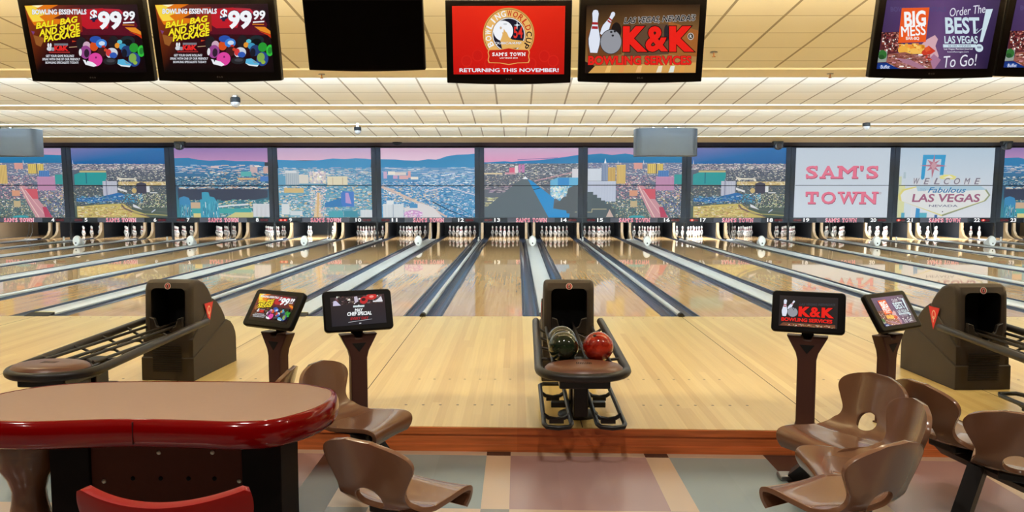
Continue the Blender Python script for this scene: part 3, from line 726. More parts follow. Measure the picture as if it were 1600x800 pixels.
for j in range(len(prof)-1):
    b.mi = 1 if j in (6,9) else 0
    for i in range(n):
        q = (j*n+i,j*n+(i+1)%n,(j+1)*n+(i+1)%n,(j+1)*n+i); b.add([vs[x] for x in q],[(0,1,2,3)])
b.mi = 0; b.add(vs[-n:],[tuple(range(n))]); b.add(vs[:n],[tuple(range(n))])
pin0 = b.build('bowling_pin', [PINW, PINR], smooth=60)
bmm = bmesh.new(); bmm.from_mesh(pin0.data); bmesh.ops.remove_doubles(bmm, verts=bmm.verts, dist=1e-5); bmm.to_mesh(pin0.data); bmm.free()
POS = [(0,0,'the head pin in front'),(-1,1,'second row left'),(1,1,'second row right'),(-2,2,'third row left'),(0,2,'third row middle'),(2,2,'third row right'),
       (-3,3,'back row far left'),(-1,3,'back row inner left'),(1,3,'back row inner right'),(3,3,'back row far right')]
first = True
for num in range(4,24):
    for i, (px_, row, nm) in enumerate(POS):
        if num == 9 and i not in (3,6,9): continue
        o = pin0 if first else pin0.copy()
        if not first: C.objects.link(o)
        first = False
        o.location = (LX[num]+px_*.1524, YP+row*.264, .0005)
        tag(o, 'white bowling pin with red neck stripes on lane %d, %s' % (num, nm), 'bowling pin', 'pins standing on lane %d' % num)

# ------------------------------------------------------------------ ceiling fixtures
def hood(x, lab):
    r = empty('projector_hood', (x,19.62,2.50)); tag(r, lab, 'projector hood', 'grey hoods hung over the lanes')
    n = 14; out = []
    for i in range(n+1):
        a = PI*i/n; out.append((-.755*math.cos(a), -.28*math.sin(a)**.55 if 0 < i < n else 0))
    out = [(-.755,.25)]+out+[(.755,.25)]
    b = MB(); b.prism(out, 0, .665, 'z'); b.build('shell', HOODG, r, smooth=40, bevel=.01)
    b = MB()
    for xx in (-.35,-.05,.25): b.box(xx-.03,-.24,.665,xx+.03,-.16,.70)
    b.build('ceiling_bracket', METAL, r)
hood(3.62, 'grey rounded projector hood hanging in front of the mask over lane sixteen')
hood(-12.50, 'grey rounded projector hood at the far left edge above lane four')
def dome(x, y, z, lab):
    r = empty('dome_camera', (x,y,z)); tag(r, lab, 'dome camera', 'dome cameras under the ceiling')
    b = MB(); b.lathe([(.085,.0),(.085,.07),(.07,.09)],18); b.build('base', GREYB, r, smooth=40)
    b = MB(); b.lathe([(.005,-.085),(.04,-.075),(.066,-.05),(.08,-.01),(.08,.0)],18); b.build('dome', mat('dome_smoked',(186,186,190),.08,.0,.6), r, smooth=60)
    b = MB(); b.box(-.03,-.03,.09,.03,.03,.22); b.build('mount', METAL, r)
dome(-4.88,13.95,3.18,'silver dome camera under the ceiling above the mask over lane 8')
dome(-3.73,18.8,3.06,'silver dome camera on the ceiling lip above the mask over lane 10')
dome(8.12,18.8,3.15,'silver dome camera on the ceiling lip above the mask over lane 19')
def speaker(x, lab):
    r = empty('soffit_speaker', (x,24.6,3.025)); tag(r, lab, 'speaker', 'speakers on the soffit')
    b = MB(); b.box(-.15,-.08,.02,.15,.1,.16); b.build('bracket', VBLK, r, bevel=.01)
    b = MB(); b.lathe([(.02,-.1),(.08,-.13),(.115,-.12),(.12,-.02),(.1,.1)],20,(0,0,.0),'y'); b.build('housing', BLK, r, smooth=40)
    b = MB(); b.lathe([(.03,-.134),(.075,-.138),(.078,-.128)],20,(0,0,.0),'y'); b.build('cone', mat('speaker_cone',(44,36,30),.6,0,.2), r, smooth=50)
speaker(-10.35,'dark round speaker under the soffit above lane 7'); speaker(7.95,'dark round speaker under the soffit above lane 18'); speaker(14.9,'dark round speaker under the soffit above lane 22')
o = MB().lathe([(.02,-.05),(.09,-.03),(.15,.02),(.15,.06)],20,(-3.72,24.9,3.11)).build('soffit_disc', VBLK, smooth=40); tag(o,'flat dark disc under the soffit above lane 11','ceiling disc')
def sprinkler(x,y,z,lab):
    r = empty('sprinkler_head', (x,y,z)); tag(r, lab, 'sprinkler', 'sprinkler heads in the ceiling')
    MB().lathe([(.045,0),(.04,.012),(.01,.014)],16).build('escutcheon', METAL, r, smooth=40)
    MB().lathe([(.02,-.05),(.022,-.045),(.008,-.04),(.008,0)],12).build('head', mat('brass_brown',(150,100,60),.35,.7), r, smooth=40)
def czat(y, ps, lp): return 3.62+(LIPZ+.022-3.62)*(y-ps)/(lp-ps)
sprinkler(2.32,9.6,czat(9.6,5.6,10.4)-.012,'small brass sprinkler head in the yellow ceiling right of the bowling services television')
sprinkler(-2.6,10.75,LIPZ-.008,'small brass sprinkler head on the yellow ceiling lip under the blank television')
sprinkler(4.14,10.75,LIPZ-.008,'small brass sprinkler head on the ceiling lip left of the barbecue television')
# ------------------------------------------------------------------ televisions
TW, THH = .905, .535
def qmap(cv, TL, TR, BR, BL):
    def f(x, y):
        yt = (TL[1]+TR[1])/2; yb = (BL[1]+BR[1])/2; t = (y-yt)/(yb-yt)
        xl = TL[0]+(BL[0]-TL[0])*t; xr = TR[0]+(BR[0]-TR[0])*t
        return (min(1,max(0,(x-xl)/(xr-xl))), min(1,max(0,1-t)))
    cv.map = f
def ad_shoe():
    cv = Canvas(TW,THH,.00012); qmap(cv,(110,58),(1175,45),(1272,680),(222,690))
    P = cv.poly
    cv.nxt(); cv.face([(105,60),(640,55),(1180,45),(1272,685),(740,690),(222,690)],[(150,60,20),(70,16,30),(30,12,26),(6,4,6),(4,3,4),(4,3,4)])
    P([(600,250),(640,90),(900,80),(1100,110),(1180,240),(1160,340),(900,330),(650,330)],(90,14,34))
    P([(640,130),(700,95),(850,85),(930,130),(900,270),(700,275),(630,230)],(190,24,40)); P([(850,90),(1010,95),(1060,140),(960,140)],(190,40,60))
    P([(108,62),(300,55),(430,55),(330,100),(480,130),(380,180),(560,190),(330,260),(200,240),(160,180)],(226,120,20))
    P([(112,64),(280,58),(220,90),(330,130),(250,160),(300,200),(190,210),(150,150)],(250,216,70)); P([(180,60),(290,57),(240,80)],(255,244,200))
    P([(480,90),(640,80),(660,300),(560,330),(520,200)],(150,40,24)); P([(190,330),(300,360),(260,440),(215,420)],(150,90,40)); P([(170,290),(205,300),(190,330)],(120,60,120))
    P([(1060,260),(1160,262),(1235,300),(1230,330),(1120,300)],(230,140,40)); P([(1100,300),(1235,330),(1240,365),(1190,340)],(206,60,20)); P([(560,380),(600,388),(560,398)],(200,60,30)); cv.line([(530,445),(620,438)],6,(200,170,130)); cv.line([(1040,238),(1150,240)],7,(230,140,40))
    cv.text('BOWLING ESSENTIALS',184,142,698,94,(246,248,252),.07,0,0,(40,50,90),.05)
    cv.text('$',732,208,800,98,(246,248,252),.07,0,0,(30,30,60),.05); cv.text('99',806,282,1032,112,(246,248,252),.09,0,0,(30,30,60),.05); cv.text('99',1042,198,1158,112,(246,248,252),.07,0,0,(30,30,60),.05); cv.line([(1045,219),(1152,213)],12,(246,248,252))
    for t, x0, yb, x1, yt in (('BALL, BAG',212,262,620,178),('AND SHOE',240,322,640,240),('PACKAGE',285,378,646,302)):
        cv.text(t,x0,yb-8,x1,yt+8,(250,230,40),.08,.25,-9,(60,40,10),.05)
    for x in (330,352): cv.ell(x+4,425,9,20,(236,236,240)); 
    cv.ell(345,458,26,20,(214,216,222)); cv.ell(378,462,18,17,(150,150,160)); cv.rect(390,428,522,408,(120,120,130)); cv.text('K&K',390,478,525,428,(226,40,40),.12,.0); cv.rect(340,498,538,484,(150,40,40))
    for t,x0,x1,y in (('GET YOUR GAME ROLLING!',310,578,525),('SPEAK WITH ONE OF OUR FRIENDLY',276,636,556),('BOWLING SPECIALISTS TODAY!',306,620,588)): cv.text(t,x0,y+11,x1,y-11,(226,228,236),.05)
    E = cv.ell
    for x,y,rx,ry,c in ((650,410,48,62,(34,30,34)),(955,400,50,62,(30,28,34)),(700,430,36,40,(206,170,190)),(770,435,40,45,(214,80,30)),(785,372,55,32,(40,80,170)),(840,410,52,42,(60,130,214)),(845,408,30,20,(206,222,240)),(860,440,18,14,(190,50,40)),(850,488,48,44,(66,28,30)),(880,470,16,14,(206,70,40)),(690,490,52,62,(150,70,140)),(700,500,24,40,(50,30,50)),(640,492,14,34,(226,226,230)),
                        (1090,385,70,46,(26,38,44)),(1090,400,44,30,(10,14,18)),(1015,395,24,20,(90,190,206)),(992,428,24,25,(226,150,50)),(1045,440,36,30,(60,150,190)),(1080,480,50,52,(36,60,110)),(1060,500,26,40,(24,26,40)),(1150,450,42,44,(40,150,50)),(1222,480,36,54,(50,190,60)),(1222,480,20,32,(36,130,50)),(940,500,56,50,(206,214,226)),(910,495,26,34,(214,60,60)),(955,520,36,28,(50,90,180)),
                        (925,575,66,34,(36,36,40)),(930,570,40,16,(66,66,74)),(785,560,66,64,(224,70,160)),(790,540,8,10,(120,30,90)),(1155,560,56,66,(40,70,140)),(1140,545,36,44,(130,170,80)),(1165,590,20,18,(150,180,70))): E(x,y,rx,ry,c)
    P([(665,560),(690,565),(760,585),(800,615),(770,628),(690,608)],(236,238,244)); P([(690,565),(712,560),(700,590)],(30,20,30)); P([(1000,560),(1050,555),(1130,605),(1115,628),(1040,618),(995,600)],(90,180,220)); P([(995,598),(1040,612),(1120,618),(1110,632),(1030,622)],(230,236,240)); P([(1060,570),(1120,600),(1080,600)],(120,150,170))
    cv.line([(1178,50),(1255,400)],3,(150,150,150)); return cv
def ad_cup():
    cv = Canvas(TW,THH,.00012); A = TW/THH
    cv.nxt(); cv.face([(0,0),(.5,0),(1,0),(1,1),(.5,1),(0,1)],[(196,16,14),(206,20,16),(190,20,14),(226,36,16),(246,44,20),(232,34,16)])
    for x,y in ((.12,.2),(.22,.28),(.82,.27),(.9,.2),(.7,.16),(.33,.16)): cv.ell(x,y,.05,.09,(214,34,24)); cv.ell(x,y,.04,.072,(204,24,18))
    cx, cy = .5,.585
    def C2(r,c,n=48): cv.ell(cx,cy,r/A,r,c,n)
    C2(.392,(190,110,40)); C2(.384,(236,180,96)); C2(.374,(120,60,30)); C2(.366,(236,184,104)); C2(.252,(120,60,30)); C2(.246,(240,240,240)); C2(.234,(26,26,44))
    cv.ell(cx-.048,cy+.055,.148/A,.148,(246,248,252),40); cv.ell(cx-.07,cy+.10,.016/A,.02,(206,180,150)); cv.ell(cx-.03,cy+.155,.03/A,.012,(200,206,210))
    cv.poly([(cx-.075,cy-.09),(cx-.055,cy+.0),(cx-.058,cy+.045),(cx-.048,cy+.03),(cx-.042,cy+.09),(cx-.03,cy+.05),(cx-.015,cy+.03),(cx+.0,cy-.03),(cx+.03,cy-.07),(cx+.135,cy-.09),(cx+.13,cy-.13),(cx+.1,cy-.19),(cx-.06,cy-.2)],(230,180,100))
    cv.text('54',cx+.045,cy-.05,cx+.125,cy+.12,(230,50,40),.04,0)
    cv.poly([(cx+.075,cy+.2),(cx+.079,cy+.15),(cx+.105,cy+.14),(cx+.079,cy+.13),(cx+.075,cy+.07),(cx+.071,cy+.13),(cx+.045,cy+.14),(cx+.071,cy+.15)],(236,246,255))
    cv.text('QUBICA/AMF',cx-.125,cy-.145,cx+.115,cy-.105,(246,246,250),.03,.2,0,(30,30,50),.05)
    cols = [(246,248,250)]*7+[(200,60,30)]*5+[(40,20,24)]*3
    cv.arctext('BOWLINGWORLDCUP',cx,cy,.309,207,-32,.088,cols,.045,.82)
    b0 = [(.31,.21),(.32,.17),(.42,.165),(.5,.14),(.58,.165),(.68,.17),(.69,.21),(.682,.27),(.69,.33),(.68,.37),(.58,.375),(.5,.40),(.42,.375),(.32,.37),(.31,.33),(.318,.27)]
    cv.poly(b0,(236,170,90)); cv.poly([(.5+(x-.5)*.955,.27+(y-.27)*.9) for x,y in b0],(196,30,20))
    cv.slab("SAM'S TOWN",.352,.272,.648,.325,(250,250,250),.07); cv.text('LAS VEGAS 2018',.42,.235,.58,.256,(246,240,236),.05)
    cv.text('RETURNING THIS NOVEMBER!',.055,.035,.95,.092,(246,246,255),.045,0,0,(60,10,60),.03); return cv
def kk(cv, dark=False):
    cv.text('LAS VEGAS, NEVADA\'S',458,238,1170,176,(20,20,22) if not dark else (60,60,64),.06,.3,-2,(236,236,236) if not dark else (46,46,50),.05)
    for t,x0,x1,o_ in (('K',450,690,.13),('&',672,895,.07),('K',905,1150,.13)): cv.text(t,x0,478,x1,262,(236,32,24),o_,0,0,(30,6,6),.05)
    cv.text('BOWLING SERVICES',112,592,1122,512,(232,36,28),.09,0,0,(40,8,8),.05)
    if not dark: cv.ell(1117,348,30,30,(210,206,200)); cv.ell(1117,348,25,25,(70,56,40)); cv.text('R',1107,362,1130,334,(230,230,230),.03)
    def pin(cx,cy,s,rot):
        pr = [(0,-182),(22,-175),(32,-150),(27,-110),(24,-70),(40,-10),(56,60),(52,110),(34,180)]
        pts = pr+[(-x,y) for x,y in reversed(pr)]; ca, sa = math.cos(R(rot)), math.sin(R(rot))
        T = lambda L_, k=1: [(cx+(x*k*ca-y*sa)*s, cy+(x*k*sa+y*ca)*s) for x,y in L_]
        cv.poly(T(pts,1.14),(70,66,70)); cv.poly(T(pts),(226,232,246))
        for y0,y1 in ((-78,-58),(-44,-22)): cv.poly(T([(-28,y0),(28,y0),(31,y1),(-31,y1)]),(170,36,44))
    pin(302,240,.62,32); pin(172,306,1,2)
    cv.ell(333,393,108,106,(50,50,54)); cv.ell(333,393,102,100,(150,152,160))
    for x,y in ((335,310),(370,305),(350,340)): cv.ell(x,y,12,9,(40,40,46))
def ad_kk():
    cv = Canvas(TW,THH,.00012); qmap(cv,(88,95),(1215,70),(1160,655),(82,668))
    cv.nxt(); cv.face([(70,90),(640,80),(1220,65),(1165,660),(640,665),(75,670)],[(30,14,10),(60,34,18),(40,22,14),(190,140,80),(206,150,84),(150,110,60)])
    cv.poly([(90,300),(330,220),(420,260),(440,500),(110,540)],(110,66,34)); cv.poly([(900,220),(1200,300),(1180,520),(900,500)],(160,96,44)); cv.poly([(500,250),(900,240),(900,500),(460,520)],(96,70,50))
    cv.ell(385,300,50,70,(26,20,20)); cv.ell(880,320,26,70,(40,36,40)); cv.poly([(180,600),(1165,570),(1160,655),(115,668)],(214,160,84)); cv.poly([(80,560),(180,600),(115,668),(80,668)],(30,18,14))
    for i,(x,c) in enumerate(((300,(240,190,110)),(430,(226,150,80)),(600,(240,186,120)),(800,(236,220,190)),(920,(226,232,220)),(1020,(224,160,80)))): cv.poly([(x,600),(x+40,598),(x+26,655),(x-24,657)],c)
    kk(cv); return cv
def ad_kk_dark():
    cv = Canvas(TW,THH,.00012); qmap(cv,(60,40),(1220,40),(1220,700),(60,700)); cv.rect(60,700,1220,40,(40,34,34)); cv.poly([(150,620),(1180,620),(1180,690),(80,690)],(120,70,50)); cv.specks(160,640,1180,690,40,[(206,150,110),(110,120,40),(170,90,70),(226,206,170)],(20,70),(8,20),3); kk(cv,True); return cv
def ad_mess():
    cv = Canvas(TW,THH,.00012); qmap(cv,(248,-36),(1438,-36),(1272,650),(120,652)); P = cv.poly
    cv.nxt(); cv.face([(255,-38),(840,-38),(1442,-38),(1265,655),(700,655),(115,655)],[(70,50,100),(96,66,120),(56,40,84),(36,26,60),(110,80,120),(60,40,70)])
    cv.text('BOWLING ESSENTIALS',290,78,870,30,(84,70,120),.05)
    P([(190,285),(370,275),(400,460),(240,520),(160,470)],(90,40,44)); cv.specks(185,280,380,480,140,[(60,24,30),(150,70,60),(40,20,26),(190,130,120),(110,40,44)],(14,40),(10,26),61)
    P([(160,460),(240,470),(225,580),(130,585)],(150,160,150)); cv.ell(190,505,42,46,(50,110,50)); cv.ell(175,530,30,24,(36,80,40))
    P([(600,400),(660,350),(740,310),(770,350),(740,420),(770,520),(740,600),(700,650),(560,650)],(214,170,180)); P([(560,650),(720,500),(790,560),(720,655)],(170,120,150))
    cv.specks(360,390,630,500,60,[(236,170,60),(250,200,100),(214,130,40),(240,150,60)],(40,80),(30,60),62); cv.ell(400,460,50,44,(240,176,70)); cv.ell(520,470,44,30,(246,190,90)); P([(600,470),(670,415),(740,470),(660,520),(700,560),(640,580),(590,520)],(206,60,40)); P([(620,440),(670,420),(690,460),(640,480)],(226,90,50))
    P([(250,500),(420,480),(560,520),(680,570),(700,650),(330,650),(220,580)],(150,90,80)); cv.specks(240,500,680,640,120,[(176,110,100),(120,64,60),(206,150,150),(100,50,46),(140,80,60)],(30,90),(8,18),63); P([(330,540),(480,560),(640,640),(560,650),(400,590)],(170,120,140))
    P([(112,590),(230,588),(330,640),(380,655),(110,655)],(20,50,120)); cv.ell(205,628,60,20,(40,80,160)); cv.text('Buffet',160,648,255,612,(226,232,246),.02,.2)
    P([(405,42),(694,36),(640,378),(352,388)],(236,92,36))
    cv.text('BIG',420,225,655,70,(250,250,250),.07,.1,-4); cv.text('MESS',385,318,645,212,(250,250,250),.035,.1,-5); cv.text('BAR-BQ',436,362,574,326,(246,236,230),.06)
    W_ = (206,226,236)
    cv.text('Order The',900,108,1275,26,(226,226,240),.0,.35,-6); cv.text('BEST',850,298,1205,132,W_,.06,.0); cv.text('LAS VEGAS',835,394,1180,318,W_,.05,.0); P([(1280,55),(1352,52),(1230,378),(1198,380)],W_); cv.rect(818,434,1160,402,W_); cv.text('SILVER WINNER',870,428,1110,410,(120,130,150),.03); cv.ell(1190,440,42,40,W_); cv.rect(1170,444,1212,424,(140,150,170))
    cv.text('of',1155,270,1190,244,W_,.0,.3); cv.line([(1165,295),(1268,215)],6,W_)
    cv.text('Las Vegas Review-Journal',825,462,1122,440,(220,220,232),.03); cv.text('bestoflasvegas.com',860,490,1080,470,(206,206,222),.02); cv.text('To Go!',820,628,1168,510,(230,230,242),.0,.35,-4); return cv
def ad_chef():
    cv = Canvas(TW,THH,.00012); qmap(cv,(865,130),(1420,105),(1475,402),(915,425))
    cv.nxt(); cv.face([(862,132),(1422,104),(1478,404),(912,428)],[(46,34,36),(50,30,34),(40,38,46),(34,32,40)])
    cv.specks(890,120,1410,205,60,[(60,40,40),(30,22,24),(90,60,56),(120,100,100)],(20,50),(10,24),71); cv.poly([(905,168),(930,165),(985,213),(905,215)],(206,200,226)); cv.ell(1215,172,42,36,(196,40,44)); cv.ell(1210,165,22,16,(60,14,16)); cv.ell(1290,140,56,30,(206,40,36)); cv.ell(1290,140,24,12,(240,150,140)); cv.poly([(1110,135),(1140,130),(1160,180),(1125,200)],(200,190,206)); cv.poly([(1335,185),(1390,140),(1410,185)],(226,220,226)); cv.rect(1310,195,1410,182,(226,226,230))
    cv.rect(1110,238,1225,220,(210,226,226)); cv.poly([(1150,226),(1166,212),(1182,226)],(226,236,236)); cv.text('MAY',1132,282,1210,250,(246,250,250),.08); cv.text('CHEF SPECIAL',1056,318,1308,282,(246,250,250),.09); cv.text('EVERY DAY',1095,360,1280,332,(176,36,40),.06); cv.line([(1075,380),(1315,360)],4,(190,190,196)); cv.rect(1188,400,1208,390,(206,206,210)); return cv
AD = {'shoe':ad_shoe(),'cup':ad_cup(),'kk':ad_kk(),'mess':ad_mess(),'kkd':ad_kk_dark(),'chef':ad_chef()}
ADM = {k:v.mesh('screen', TVPIC) for k,v in AD.items()}
def television(x, y, z, pic, lab, tilt=14, w=1.015, h=.665, yaw=0):
    r = empty('television', (x,y,z), R(yaw), R(tilt)); tag(r, lab, 'television', 'televisions hung from the ceiling')
    b = MB(); n = 12; out = [(-w/2,h),(-w/2,.012)]+[(-w/2+w*i/n, .012-.012*math.sin(PI*i/n)) for i in range(1,n)]+[(w/2,.012),(w/2,h)]
    b.prism(out, 0, .07, 'y'); b.build('housing', BEZ, r, bevel=.008)
    if pic:
        place(ADM[pic], 'screen', r, (-TW/2,-.0012,.082))
        cv = Canvas(.05,.014,.0002); cv.ell(.14,.5,.13,.46,(120,116,112)); cv.ell(.14,.5,.07,.24,(20,14,12)); cv.text('LG',.42,.1,1,.9,(120,116,112),.04)
        place(cv.mesh('maker_logo', PRINT), 'maker_logo', r, (-.025,-.0012,.036))
    else:
        MB().box(-w/2+.015,-.002,.02,w/2-.015,.0,h-.015).build('screen', mat('dark_glass',(9,6,5),.5,0,.08), r)
    b = MB(); b.box(-.16,.07,h*.35,.16,.10,h*.8); b.build('wall_plate', VBLK, r)
    zt = 3.52-z
    m = empty('mount', (0,.16,h*.55), 0, R(-tilt)); m.parent = r
    bpy.data.objects.remove(m)
    b = MB(); b.box(-.025,-.025,-.1,.025,.025,zt-h*.55+.06); o = b.build('mount_pole', VBLK, r, loc=(0,.125,h*.55)); o.rotation_euler = (R(-tilt),0,0)
    return r
TY = 6.66
television(-3.497,TY,2.538,'shoe','black television with the shoe package advert, leftmost of the hanging televisions')
television(-2.448,TY,2.542,'shoe','black television with the shoe package advert, second hanging television from the left')
television(-1.204,6.5,2.603,None,'blank dark television hanging between the shoe advert and the red advert',19,.935,.56)
television(-0.070,TY,2.522,'cup','black television with a red world cup advert and round gold emblem')
television(1.005,TY,2.531,'kk','black television with red K&K bowling services lettering')
television(3.386,TY,2.563,'mess','black television with the orange Big Mess barbecue advert, all of it in view')
television(4.417,TY,2.573,'mess','black television cut by the right edge of the picture')

# ------------------------------------------------------------------ scoring terminals on pedestals
def terminal(x, y, z, pic, lab, yaw, tilt, px_, py_, pw=.115):
    r = empty('score_terminal', (px_,py_,0), R(yaw)); tag(r, lab, 'score terminal', 'score terminals at the approach edge')
    h = pw/2; zt = z-.162
    out = [(-h,0),(h,0),(h,zt-.17),(h+.012,zt-.12),(h+.075,zt),(h*.6,zt),(h*.35,zt-.028),(-h*.35,zt-.028),(-h*.6,zt),(-h-.075,zt),(-h-.012,zt-.12),(-h,zt-.17)]
    b = MB(); b.prism(out, -.045, .045, 'y'); b.build('pedestal', PED, r, bevel=.008)
    b = MB(); b.prism([(-.05,zt-.062),(.05,zt-.062),(0,zt-.125)], -.0475, -.044, 'y'); b.build('neck_recess', VBLK, r)
    MB().box(-h-.006,-.055,0,h+.006,.055,.012).build('foot_plate', PED, r, bevel=.004)
    hd = MB(); hd.prism(rrect(-.24,-.145,.24,.145,.028), -.024, .02, 'y'); ob = hd.build('monitor', BEZ, r, bevel=.01, loc=(0,-.02,z)); ob.rotation_euler = (R(-tilt),0,0)
    sc = place(ADM[pic], 'screen', ob, (-.19,-.0255,-.108)); sc.scale = (.38/TW,.216/THH,1)
    k = MB(); k.box(-.04,.02,zt-.04,.04,.045,z-.02); k.build('bracket', VBLK, r)
    return r
terminal(0,0,.80,'shoe','score terminal showing the shoe package advert, left of the chef special terminal',-30,33,-1.72,5.66)
terminal(0,0,.81,'chef','score terminal showing the chef special on a dark screen, left of the centre ball return',22,20,-1.125,5.56)
terminal(0,0,.805,'kkd','score terminal showing red K&K lettering, right of the centre ball return',-22,18,2.03,5.53,.125)
terminal(0,0,.80,'mess','score terminal showing the barbecue advert beside the right ball return',33,33,2.62,5.60,.105)

# ------------------------------------------------------------------ ball returns
def ball_return():
    r = empty('ball_return', (0,0,0))
    # housing: three nested shells with a ball mouth cut in the front
    prof = [(0,0),(.045,.79),(.07,.85),(.11,.872),(.2,.868),(.29,.835),(.36,.78),(.42,.71),(.445,.66),(.445,0)]
    mid = [(.004,0),(.02,.36),(.42,.67),(.50,.625),(.57,.565),(.63,.49),(.662,.43),(.662,0)]
    low = [(-.004,0),(.0,.20),(.66,.44),(.74,.41),(.80,.355),(.84,.29),(.85,.23),(.85,0)]
    b = MB(); b.prism(prof,-.218,.218,'x'); body = b.build('hood', HOOD, r, bevel=.034, seg=4)
    c = MB(); c.prism(rrect(-.155,.40,.155,.805,.045), -.1, .34, 'y'); cut = c.build('cut', VBLK)
    md = body.modifiers.new('b','BOOLEAN'); md.object = cut; md.operation = 'DIFFERENCE'; md.solver = 'EXACT'
    bake(body); bpy.data.objects.remove(cut)
    b = MB(); b.prism(mid,-.228,.228,'x')
    c = MB(); c.prism(rrect(-.155,.40,.155,.805,.045), -.1, .34, 'y')
    o2 = b.build('side_shell', HOOD, r, bevel=.005); cut = c.build('cut', VBLK)
    md = o2.modifiers.new('b','BOOLEAN'); md.object = cut; md.operation = 'DIFFERENCE'; md.solver = 'EXACT'; bake(o2); bpy.data.objects.remove(cut)
    b = MB(); b.prism(low,-.238,.238,'x'); o3 = b.build('base_shell', HOOD, r, bevel=.005)
    b = MB()   # dark lining of the mouth
    q = rrect(-.154,.401,.154,.804,.045); n = len(q)
    b.add([(p[0],.05,p[1]) for p in q]+[(p[0],.338,p[1]) for p in q], [(i,(i+1)%n,n+(i+1)%n,n+i) for i in range(n)]+[tuple(n+i for i in range(n))])
    b.build('mouth_lining', VBLK, r)
    b = MB()   # guide horns either side of the mouth
    for s in (-1,1): b.prism([(s*.15,.42),(s*.15,.56),(s*.105,.545),(s*.085,.48),(s*.03,.455),(s*.03,.43)], -.01, .03, 'y')
    b.build('guide_horn', RAIL, r, bevel=.006)
    b = MB()
    for i in range(12): b.box(-.13,-.012+.003,.08+i*.02,.13,-.002,.087+i*.02)
    b.build('front_grille', VBLK, r)
    cv = Canvas(.06,.06,.0004); cv.ell(.5,.5,.48,.48,(240,230,226)); cv.ell(.5,.5,.36,.40,(190,24,30)); cv.ell(.5,.5,.17,.30,(240,232,228)); cv.ell(.5,.5,.10,.22,(60,10,14)); cv.line([(.5,.4),(.5,.16)],.12,(60,10,14))
    me = cv.mesh('badge', PRINT); place(me, 'round_badge', r, (-.03,.0405,.795), (R(90-9),0,0))
    cv = Canvas(.17,.20,.0005); cv.poly([(0,1),(1,1),(.5,0)],(206,34,34)); cv.poly([(.06,.965),(.94,.965),(.5,.08)],(222,48,44)); cv.ell(.5,.66,.17,.20,(236,206,180)); cv.ell(.5,.66,.11,.15,(222,48,44)); cv.line([(.5,.6),(.5,.33)],.06,(236,206,180))
    me = cv.mesh('triangle_badge', PRINT)
    place(me, 'triangle_badge', r, (.2295,.24,.445), (R(90),0,R(90))); place(me, 'triangle_badge', r, (-.2295,.44,.445), (R(90),0,R(-90)))
    # big padded rail in a U, inner ball tracks
    pts = [(-.285,.17,.50),(-.288,.0,.493),(-.294,-.7,.462),(-.30,-1.42,.428)]+[(-.30*math.cos(PI*i/16),-1.42-.29*math.sin(PI*i/16)**.9,.428) for i in range(1,16)]+[(.30,-1.42,.428),(.294,-.7,.462),(.288,0,.493),(.285,.17,.50)]
    b = MB(); b.tube(pts,.031,12); b.build('hand_rail', RAIL, r, smooth=60)
    for x in (-.2,-.045,.045,.2):
        b = MB(); b.tube([(x,.3,.47),(x,-.3,.462),(x,-1.35,.455)],.013,8); b.build('ball_track', RAIL, r, smooth=60)
    for y in (-.15,-.5,-.85,-1.2):
        b = MB(); b.tube([(-.29,y,.445+(y+1.4)*.045),(-.2,y,.445),(-.12,y,.41),(-.045,y,.445),(.045,y,.445),(.12,y,.41),(.2,y,.445),(.29,y,.445+(y+1.4)*.045)],.011,8)
        b.build('cross_brace', RAIL, r, smooth=60)
    b = MB(); pr = [(1,0),(1,.35),(.93,.7),(.75,.9),(.4,1.0),(.02,1.02)]
    b.lathe([(p[0],p[1]*.05) for p in pr],32,(0,0,0)); o = b.build('front_pad', PAD, r, smooth=60, loc=(0,-1.51,.44)); o.scale = (.265,.19,1)
    b = MB()
    for i in range(-4,5):
        for j in range(-2,3):
            b.box(i*.012-.003,-1.52+j*.012-.003,.4885,i*.012+.003,-1.52+j*.012+.003,.4915)
    b.build('speaker_holes', VBLK, r)
    MB().box(-.17,-1.62,.335,.17,-1.2,.425).build('blower_box', BLK, r, bevel=.01)
    b = MB(); b.box(-.065,-1.12,.01,.065,-.96,.42); b.box(-.05,-1.3,.05,.05,-1.15,.34); b.build('post', BLK, r, bevel=.008)
    b = MB(); b.lathe([(.15,0),(.148,.012),(.10,.024),(.07,.03)],24,(0,-1.04,0)); b.build('base_disc', BLK, r, smooth=40)
    for s in (-1,1):
        cx = s*.178; w = .092
        lp = [(cx-w,-.62,.115),(cx-w,-1.15,.105),(cx-w*1.0,-1.6,.095),(cx-w*.8,-1.67,.095),(cx,-1.695,.095),(cx+w*.8,-1.67,.095),(cx+w,-1.6,.095),(cx+w,-1.15,.105),(cx+w,-.62,.115),(cx+w*.7,-.57,.116),(cx-w*.7,-.57,.116)]
        b = MB(); b.tube(lp,.0165,10,True)
        for y in (-.82,-1.42):
            b.tube([(cx-w,y,.11),(cx-w*.6,y,.085),(cx,y,.075),(cx+w*.6,y,.085),(cx+w,y,.11)],.015,8)
            b.box(cx-.05,y-.02,.05,cx+.05,y+.02,.08)
        b.build('lower_rack', BLK, r, smooth=60)
    MB().box(-.2,-1.07,.06,.2,-1.01,.10).build('rack_arm', BLK, r, bevel=.004)
    return r
br = ball_return(); br.location = (.45,6.83,0)
tag(br, 'dark ball return holding green and red balls, centre of the approach', 'ball return', 'ball returns on the approach')
b2 = copy_tree(br); b2.location = (-3.043,6.83,0); b2.rotation_euler = (0,0,R(-4.8)); b2['label'] = 'dark ball return at the left, behind the tan and red table'
b3 = copy_tree(br); b3.location = (3.868,6.553,0); b3.rotation_euler = (0,0,R(3.1)); b3['label'] = 'dark ball return at the right, beside the barbecue advert terminal'

